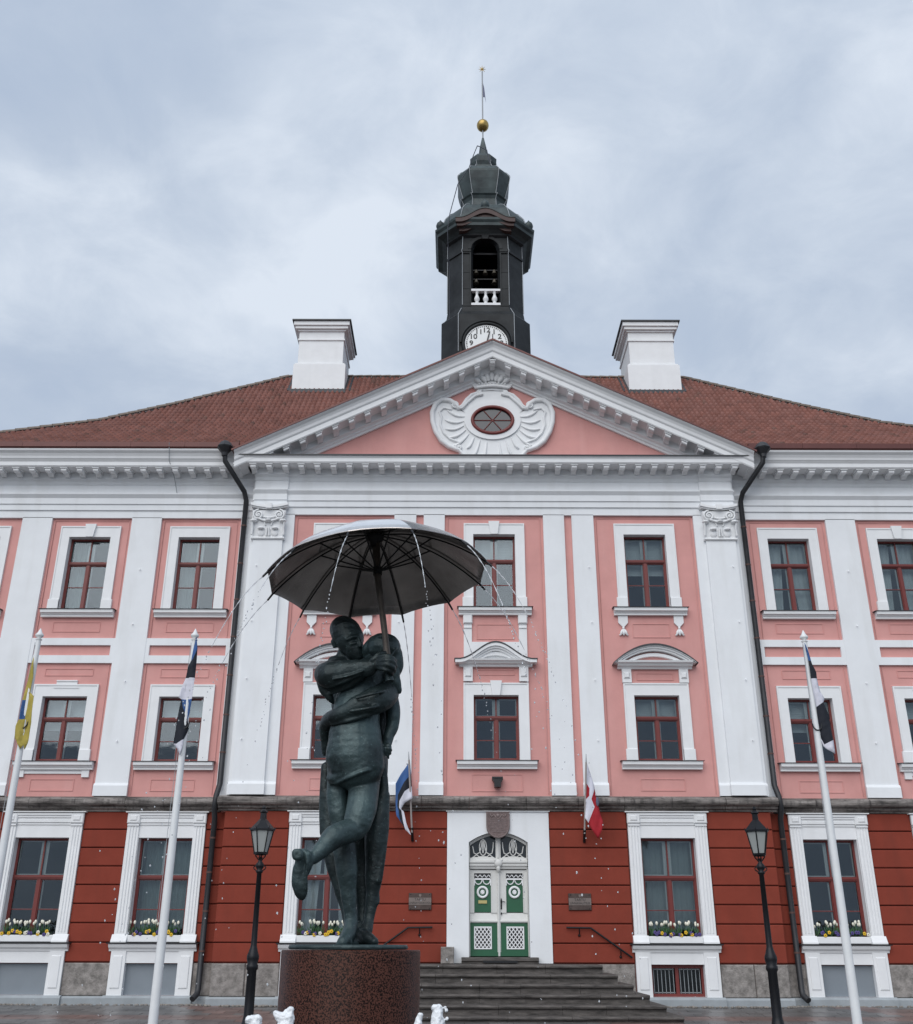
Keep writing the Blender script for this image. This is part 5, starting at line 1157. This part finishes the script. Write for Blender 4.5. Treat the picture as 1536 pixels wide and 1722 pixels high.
man = [
    c_((558, 1060, .0, 1.6), (566, 1052, -.055, 1.6), (580, 1047, -.075, 1.6), (596, 1050, -.055, 1.6)), c_((562, 1045, .0, 1.5), (574, 1039, -.03, 1.5), (590, 1041, -.03, 1.5)),
    c_((577, 1058, .05, 23), (582, 1064, .04, 26), (588, 1074, .03, 25), sy=1.0),         # skull
    c_((586, 1076, .02, 22), (596, 1092, .01, 17.5), (601, 1102, 0, 12), sy=1.0),             # face, jaw
    c_((603, 1070, -.06, 3), (594, 1071, -.082, 3), (583, 1076, -.08, 2.5)),
    c_((604, 1074, -.06, 2.8), (606, 1082, -.07, 3.6), (606, 1086, -.07, 3.6)),
    c_((598, 1081, -.075, 2.4), (590, 1083, -.075, 2.2)), c_((592, 1090, -.04, 9), (600, 1088, -.04, 8)),
    c_((561, 1079, .03, 5), (563, 1087, .03, 4), sy=.6),                                   # ear
    c_((585, 1095, .08, 16), (580, 1112, .10, 17), (582, 1125, .1, 22)),                  # neck
    c_((572, 1112, .08, 12), (560, 1112, .10, 9)),                                        # collar
    c_((556, 1128, .06, 18), (590, 1128, .10, 26), (630, 1138, .12, 26), (655, 1150, .12, 18), sy=.9),
    c_((600, 1160, .12, 44), (606, 1200, .13, 48), (604, 1240, .13, 46), (600, 1290, .14, 52), (598, 1335, .14, 50), sy=.55),   # coat
    c_((638, 1230, .1, 10), (641, 1275, .08, 8), (645, 1315, .08, 8), (646, 1355, .07, 8), (643, 1420, .06, 8), (636, 1480, .05, 7)),                 # coat edge right
    c_((644, 1340, .08, 12), (634, 1400, .08, 19), (630, 1460, .08, 15), (626, 1510, .08, 10), (621, 1545, .07, 8), (617, 1565, .03, 9)),
    c_((556, 1340, .10, 16), (556, 1400, .10, 16), (562, 1445, .10, 15), (574, 1490, .10, 13), (584, 1530, .09, 10), (590, 1570, .06, 9)),
    c_((548, 1290, .1, 8), (545, 1350, .09, 8), (546, 1400, .09, 8)),
    c_((610, 1350, .20, 20), (609, 1420, .20, 15), (609, 1480, .19, 12), (609, 1530, .18, 9), (607, 1560, .15, 7), sy=.6), c_((606, 1560, .1, 10), (606, 1584, .05, 10)),
    c_((606, 1571, .05, 9), (618, 1577, -.06, 9), (630, 1584, -.13, 6.5), sy=1.1), c_((604, 1584, 0, 5), (632, 1587, -.1, 5), sz=.7),            # right shoe
    c_((633, 1492, .1, 4), (634, 1515, .08, 5), (631, 1522, .07, 3)),
    # foreground arm with loose sleeve and cuff
    c_((560, 1126, .0, 15), (547, 1133, -.14, 18), (556, 1135, -.22, 22), (575, 1131, -.26, 20), (596, 1126, -.29, 16), (616, 1124, -.31, 12.5), sy=.9),
    c_((541, 1140, -.12, 10), (545, 1158, -.12, 9), (553, 1170, -.12, 7), (560, 1182, -.10, 3)), c_((560, 1150, -.17, 12), (585, 1150, -.22, 9), (606, 1140, -.27, 6)),
    c_((611, 1124, -.31, 14.5), (619, 1124, -.31, 14.5), sy=.9),
    c_((556, 1166, -.15, 3), (580, 1158, -.22, 3), (608, 1140, -.3, 2.5)), c_((566, 1120, -.3, 2), (590, 1120, -.33, 2), (609, 1118, -.35, 2)), c_((560, 1142, -.33, 2.2), (585, 1137, -.35, 2.2), (609, 1129, -.37, 2)), c_((552, 1156, -.24, 2.4), (575, 1148, -.30, 2.4), (606, 1135, -.35, 2)),
    c_((622, 1121, -.32, 10), (634, 1116, -.33, 11), (641, 1113, -.32, 10)),                # palm
    c_((636, 1106, -.36, 4.2), (648, 1103, -.41, 4.2), (659, 1106, -.40, 4), (665, 1112, -.34, 3.5)), c_((638, 1112, -.37, 4.2), (650, 1110, -.42, 4.2), (661, 1114, -.40, 4), (666, 1121, -.34, 3.4)),
    c_((638, 1118, -.37, 4.0), (650, 1118, -.42, 4.0), (660, 1122, -.40, 3.8), (664, 1129, -.34, 3.2)), c_((637, 1124, -.36, 3.6), (648, 1126, -.41, 3.6), (657, 1130, -.38, 3.3), (660, 1135, -.33, 2.8)),
    c_((628, 1110, -.36, 5), (638, 1100, -.36, 4.2), (648, 1098, -.33, 3.6)),
    # lower arm round her waist
    c_((652, 1150, .0, 18), (648, 1168, -.12, 22), (632, 1178, -.22, 22), (606, 1186, -.25, 17.5), (584, 1197, -.24, 14), (566, 1205, -.20, 13), (554, 1212, -.10, 13), (549, 1225, -.02, 12), (549, 1250, .04, 9), (548, 1266, .06, 6), sy=.9),
    c_((640, 1195, -.2, 4), (615, 1203, -.26, 4), (585, 1212, -.26, 4), (560, 1218, -.2, 4)), c_((655, 1160, -.2, 3), (630, 1166, -.36, 3), (600, 1174, -.34, 3)), c_((650, 1182, -.2, 3), (625, 1190, -.34, 3), (590, 1196, -.34, 3)),
]
woman = [
    c_((622, 1210, -.2, 3), (618, 1240, -.24, 3), (624, 1262, -.23, 3)), c_((572, 1262, -.15, 22), (578, 1286, -.15, 23), sy=.8), c_((622, 1255, -.16, 20), (618, 1274, -.17, 21), sy=.8),
    c_((641, 1087, -.12, 22), (650, 1090, -.12, 24), (652, 1100, -.1, 21), sy=1.0), c_((632, 1082, -.08, 14), (622, 1090, -.06, 12), (618, 1100, -.03, 9)),   # head, cheek
    c_((662, 1100, -.1, 15), (664, 1118, -.1, 15), (661, 1134, -.1, 11), sy=.9), c_((658, 1125, -.12, 14), (664, 1145, -.12, 10), (670, 1158, -.12, 6), (673, 1166, -.12, 2)),   # hair, plait end
    c_((627, 1078, -.16, 2.5), (640, 1070, -.22, 2.5), (655, 1072, -.24, 2.5)), c_((668, 1088, -.18, 2), (660, 1100, -.24, 2), (650, 1112, -.24, 2)),
    c_((632, 1110, -.06, 14), (625, 1130, -.05, 18)),
    c_((628, 1130, -.06, 28), (612, 1150, -.08, 36), (602, 1185, -.09, 38), (598, 1215, -.10, 39), (597, 1245, -.115, 43), (598, 1268, -.12, 46), (602, 1284, -.12, 43), sy=.80), c_((590, 1270, -.11, 40), (582, 1286, -.11, 28), sy=.9),
    c_((556, 1308, -.1, 7), (566, 1308, -.16, 8), (588, 1298, -.22, 9), (612, 1287, -.235, 9), (630, 1284, -.17, 9), (640, 1285, -.11, 6)), c_((556, 1316, -.11, 3), (568, 1316, -.18, 3), (588, 1307, -.25, 3), (612, 1297, -.27, 3), (630, 1293, -.2, 3), (642, 1292, -.12, 3)),        # hem
    c_((576, 1290, -.04, 24), (568, 1330, -.03, 18), (569, 1362, -.04, 16.5), (574, 1390, -.04, 15), (579, 1425, -.06, 18.5), (583, 1460, -.07, 17), (586, 1500, -.06, 12.5), (589, 1535, -.05, 10), (590, 1555, -.05, 11), sy=.95),     # standing leg
    c_((590, 1555, -.06, 10), (586, 1572, -.10, 11), (577, 1585, -.18, 9), sy=1.1), c_((568, 1588, -.2, 3.5), (600, 1588, -.08, 4)), c_((592, 1562, -.12, 3), (588, 1578, -.15, 3), (590, 1587, -.15, 4)),
    c_((618, 1285, -.06, 25), (613, 1320, -.08, 24.5), (609, 1355, -.15, 24), (603, 1378, -.18, 22.5), (598, 1392, -.20, 19), (583, 1399, -.25, 18), (563, 1407, -.31, 17.5), (544, 1426, -.37, 13), (531, 1439, -.41, 10.5), (520, 1446, -.44, 9), sy=.95),   # raised leg
    c_((516, 1440, -.46, 8.5), (509, 1438, -.47, 9), (505, 1452, -.46, 8.5), (503, 1468, -.45, 10.5), (504, 1484, -.44, 12), (506, 1497, -.43, 10.5), (508, 1507, -.42, 6.5), sy=.55),
    c_((497, 1434, -.53, 5.5), (504, 1434, -.53, 5.5), (504, 1441, -.53, 5), (497, 1441, -.53, 5), (497, 1434, -.53, 5.5), sy=.8),
    c_((513, 1432, -.49, 2.5), (517, 1450, -.49, 2.5), (515, 1475, -.47, 2.5), (515, 1495, -.45, 2.5)),
    c_((519, 1436, -.48, 4), (523, 1450, -.46, 4), (517, 1470, -.45, 3)),
    c_((656, 1170, .02, 13), (661, 1195, .02, 12.5), (660, 1220, .02, 11), (654, 1238, .0, 9), (652, 1250, -.02, 7.5), sy=1.0),   # arm hanging right
    c_((650, 1248, -.04, 6), (650, 1258, -.06, 7), sy=1), c_((648, 1252, -.08, 2.6), (655, 1253, -.09, 2.8), (657, 1257, -.06, 2.4)), c_((648, 1258, -.09, 2.6), (655, 1259, -.10, 2.8), (658, 1262, -.06, 2.4)), c_((648, 1263, -.09, 2.6), (654, 1265, -.09, 2.8), (657, 1268, -.06, 2.3)), c_((648, 1268, -.08, 2.3), (652, 1271, -.08, 2.4), (654, 1275, -.06, 2)),
]
body('man_figure', man); body('woman_figure', woman)
# ------------------------------------------------------------ umbrella
grip = S(655, 1146, -.315); tipb = S(632, 893, -.12)
UC = S(635.7, 970.7, -.16); UR = .855
um = thing('umbrella', 'large open bronze umbrella held over the kissing couple, dripping water', 'umbrella', tuple(grip))
nrm = Vector((-math.sin(R_(5.2)), math.sin(R_(3.6)), 1)).normalized()
ux = Vector((1, 0, 0)); ux = (ux - nrm * ux.dot(nrm)).normalized(); uy = nrm.cross(ux)
HD = .37
def upt(r, a, dzz=0):   # r 0..1
    return UC + (ux * math.cos(a) + uy * math.sin(a)) * UR * r + nrm * (HD * (1 - r ** 2.1) + dzz)
rib_a = [R_(15 + 30 * k) for k in range(12)]
# rib angle offset from the measured tips
ta = []
for px, py in ((450, 967), (459, 1005), (511, 1031), (676, 1037), (753, 1017), (805, 983), (817, 947), (783, 915), (697, 890), (590, 896), (497, 925)):
    d = RC @ np.array([px - CX, -(py - CY), -F_PX]); d = Vector(d); c0 = Vector(CAM); t = (UC - c0).dot(nrm) / d.dot(nrm); p = c0 + d * t - UC; ta.append(math.atan2(p.dot(uy), p.dot(ux)) % (math.pi / 6))
sn = sum(math.sin(12 * t) for t in ta); cs = sum(math.cos(12 * t) for t in ta); off = math.atan2(sn, cs) / 12
rib_a = [off + R_(30 * k) for k in range(12)]
NR = 12
for k in range(12):
    a0, a1 = rib_a[k], rib_a[k] + R_(30); g = MB(); V = []; na = 5
    for top in (0, 1):
        for i in range(NR + 1):
            r = .02 + .98 * i / NR
            for j in range(na + 1):
                t = j / na; a = a0 + (a1 - a0) * t
                chord = math.cos(R_(15)) / math.cos(a - (a0 + a1) / 2)       # straight hem between ribs
                rr = r * (1 + (chord - 1) * r); V.append(upt(rr, a, (.006 if top else 0) - .012 * math.sin(math.pi * t) * r))
    w1 = na + 1; o0 = (NR + 1) * w1
    for i in range(NR):
        for j in range(na):
            q0 = i * w1 + j
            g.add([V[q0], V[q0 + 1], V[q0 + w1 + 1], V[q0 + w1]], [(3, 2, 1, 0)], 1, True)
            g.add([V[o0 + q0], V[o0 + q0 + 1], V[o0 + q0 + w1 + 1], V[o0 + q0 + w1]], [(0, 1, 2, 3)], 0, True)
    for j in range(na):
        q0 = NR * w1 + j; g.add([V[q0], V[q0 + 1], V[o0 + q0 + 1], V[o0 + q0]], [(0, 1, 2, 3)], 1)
    import bmesh
    me = g.mesh('canopy_panel', [CANO, CANI]); bm = bmesh.new(); bm.from_mesh(me); bmesh.ops.remove_doubles(bm, verts=bm.verts, dist=.0005); bm.to_mesh(me); bm.free()
    put('canopy_panel', me, um)
    g = MB(); g.tube([upt(r, a0, -.016) for r in [.03 + .97 * i / 14 for i in range(15)]] + [upt(1.035, a0, -.02)], .0065, 6); put('rib', (g, RIBM), um)
    put('rib_tip', (MB().tube([upt(.985, a0, -.012), upt(1.04, a0, -.022)], [.009, .008], 6), RIBM), um)
    shd = (grip - tipb).normalized(); run = UC + nrm * .06
    put('stretcher', (MB().tube([run + (ux * math.cos(a0) + uy * math.sin(a0)) * .03, upt(.52, a0, -.02)], .0065, 5), RIBM), um)
    a2 = a0 + R_(15)
hub = upt(0, 0, 0)
put('shaft', (MB().tube([hub + nrm * .02, hub - nrm * .1, UC, S(648, 1070, -.25), S(652, 1108, -.3)], [.03, .032, .027, .024, .026], 12), SHAFT), um)
put('hub', (MB().lathe([(.07, -.02), (.065, -.05), (.04, -.07), (.04, -.12)], tuple(hub), 14).ball(tuple(hub + nrm * .05), (.03, .03, .08), 8), RIBM), um)
put('runner', (MB().tube([run - nrm * .04, run + nrm * .02], .036, 12), RIBM), um)
put('handle', (MB().tube([S(652, 1106, -.30), S(654, 1132, -.313), S(655.5, 1146, -.32)], [.026, .028, .033], 12), BRONZE), um)
# ------------------------------------------------------------ water
G_ = 9.8
names = {}
for k in range(12):
    tip = upt(1.04, rib_a[k], -.022); dr = (ux * math.cos(rib_a[k]) + uy * math.sin(rib_a[k])); dr.z = 0; dr.normalize()
    names[k] = (tip, dr)
def side_label(d):
    a = math.degrees(math.atan2(d.y, d.x)); 
    lr = 'left' if d.x < 0 else 'right'; e = abs(d.x)
    if d.y < 0: return {3: 'foremost', 2: 'front'}[3 if e < .4 else 2] + ' ' + lr, e
    return ('rearmost' if e < .4 else 'rear') + ' ' + lr, e
def pxx(p):
    c = RC.T @ (np.array(p) - CAM); return F_PX * c[0] / -c[2]
ORD = ['leftmost', 'second from the left', 'third from the left', 'third from the right', 'second from the right', 'rightmost']
where = {}
for nm, sel in (('near side', [k for k in names if names[k][1].y < 0]), ('far side', [k for k in names if names[k][1].y >= 0])):
    for i, k in enumerate(sorted(sel, key=lambda k: pxx(names[k][0]))): where[k] = '%s on the %s' % (ORD[i], nm)
drops = MB(); used = {}
for k, (tip, dr) in names.items():
    v = random.uniform(1.35, 1.7); pos = lambda t, v=v: tip + dr * v * t + Vector((0, 0, -1.35 * t - .5 * G_ * t * t))
    cont = random.uniform(.16, .24); g = MB(); n = 22
    g.tube([pos(cont * i / n) for i in range(n + 1)], [(.0034 + .0018 * math.sin(i * 1.9 + k)) * (1 if i < n * .5 else .8) for i in range(n + 1)], 6)
    o = put('water_stream', (g, WATER)); tag(o, 'thin arc of water off the umbrella rim, %s' % where[k], 'water stream', 'water streams falling from the umbrella ribs')
    t = cont
    while t < .83:
        t += random.uniform(.004, .010) if t < cont + .13 else random.uniform(.010, .036); j = .004 + .05 * max(0, t - cont) ** 1.0
        p = pos(t) + Vector((random.gauss(0, j), random.gauss(0, j), random.gauss(0, j * .8)))
        if p.z < -.2: break
        r = random.uniform(.0028, .0058); drops.ball(p, (r, r, r * random.uniform(1, 1.7)), 6)
for k in range(110):
    k2 = random.randrange(12); tip, dr = names[k2]; t = random.uniform(.35, .8)
    p = tip + dr * random.uniform(1.2, 1.8) * t + Vector((random.gauss(0, .09), random.gauss(0, .09), -1.35 * t - .5 * G_ * t * t)); r = random.uniform(.0025, .0048); drops.ball(p, (r, r, r * 1.3), 6)
o = put('water_drops', (drops, WATER)); o['kind'] = 'stuff'; tag(o, 'scattered falling water drops around the bronze couple', 'water drops')
# foaming jets at the pedestal foot
for i, (blobs, lb) in enumerate((
    ([(420, 1716, 7), (433, 1714, 7), (426, 1735, 12), (426, 1770, 14)], 'small white foaming fountain jet, leftmost, below the left lamp'),
    ([(466, 1706, 5.5), (475, 1712, 9), (490, 1700, 5.5), (484, 1716, 10), (476, 1735, 15), (476, 1770, 18)], 'white foaming fountain jet in front of the left edge of the pedestal'),
    ([(707, 1708, 4.5), (703, 1720, 6.5), (698, 1740, 8), (699, 1770, 12)], 'narrow white foaming fountain jet at the right edge of the pedestal'),
    ([(731, 1696, 6), (740, 1695, 4.5), (736, 1706, 9), (737, 1725, 12), (738, 1770, 15), (751, 1700, 2.4), (749, 1694, 2.2), (752, 1713, 2.6)], 'tallest white foaming fountain jet, right of the pedestal'))):
    YJ = SY - .75; g = MB()
    for (a, b) in zip(blobs, blobs[1:] if i != 3 else blobs[1:5]):
        pa, pb = at(a[0], a[1], YJ), at(b[0], b[1], YJ)
        for t in (0, .25, .5, .75, 1): g.ball(pa.lerp(pb, t), (a[2] + (b[2] - a[2]) * t) / 262, 12)
    for a in blobs: g.ball(at(a[0], a[1], YJ), a[2] / 262, 10)
    lo = at(blobs[3 if i != 1 else 5][0], 1770, YJ)
    for z in np.arange(-.2, lo.z, .05): g.ball((lo.x, lo.y, z), .05, 10)
    me = g.mesh('raw', FOAM); o = bpy.data.objects.new('raw', me); COL.objects.link(o)
    m = o.modifiers.new('r', 'REMESH'); m.mode = 'VOXEL'; m.voxel_size = .006; m.use_smooth_shade = True
    tx = bpy.data.textures.new('foam', 'CLOUDS'); tx.noise_scale = .035; dm_ = o.modifiers.new('d', 'DISPLACE'); dm_.texture = tx; dm_.strength = .022; dm_.texture_coords = 'GLOBAL'
    dg = bpy.context.evaluated_depsgraph_get(); me2 = bpy.data.meshes.new_from_object(o.evaluated_get(dg)); bpy.data.objects.remove(o)
    for p in me2.polygons: p.use_smooth = True
    me2.materials.clear(); me2.materials.append(FOAM); o = put('fountain_jet', me2); tag(o, lb, 'fountain jet', 'foaming jets around the pedestal')
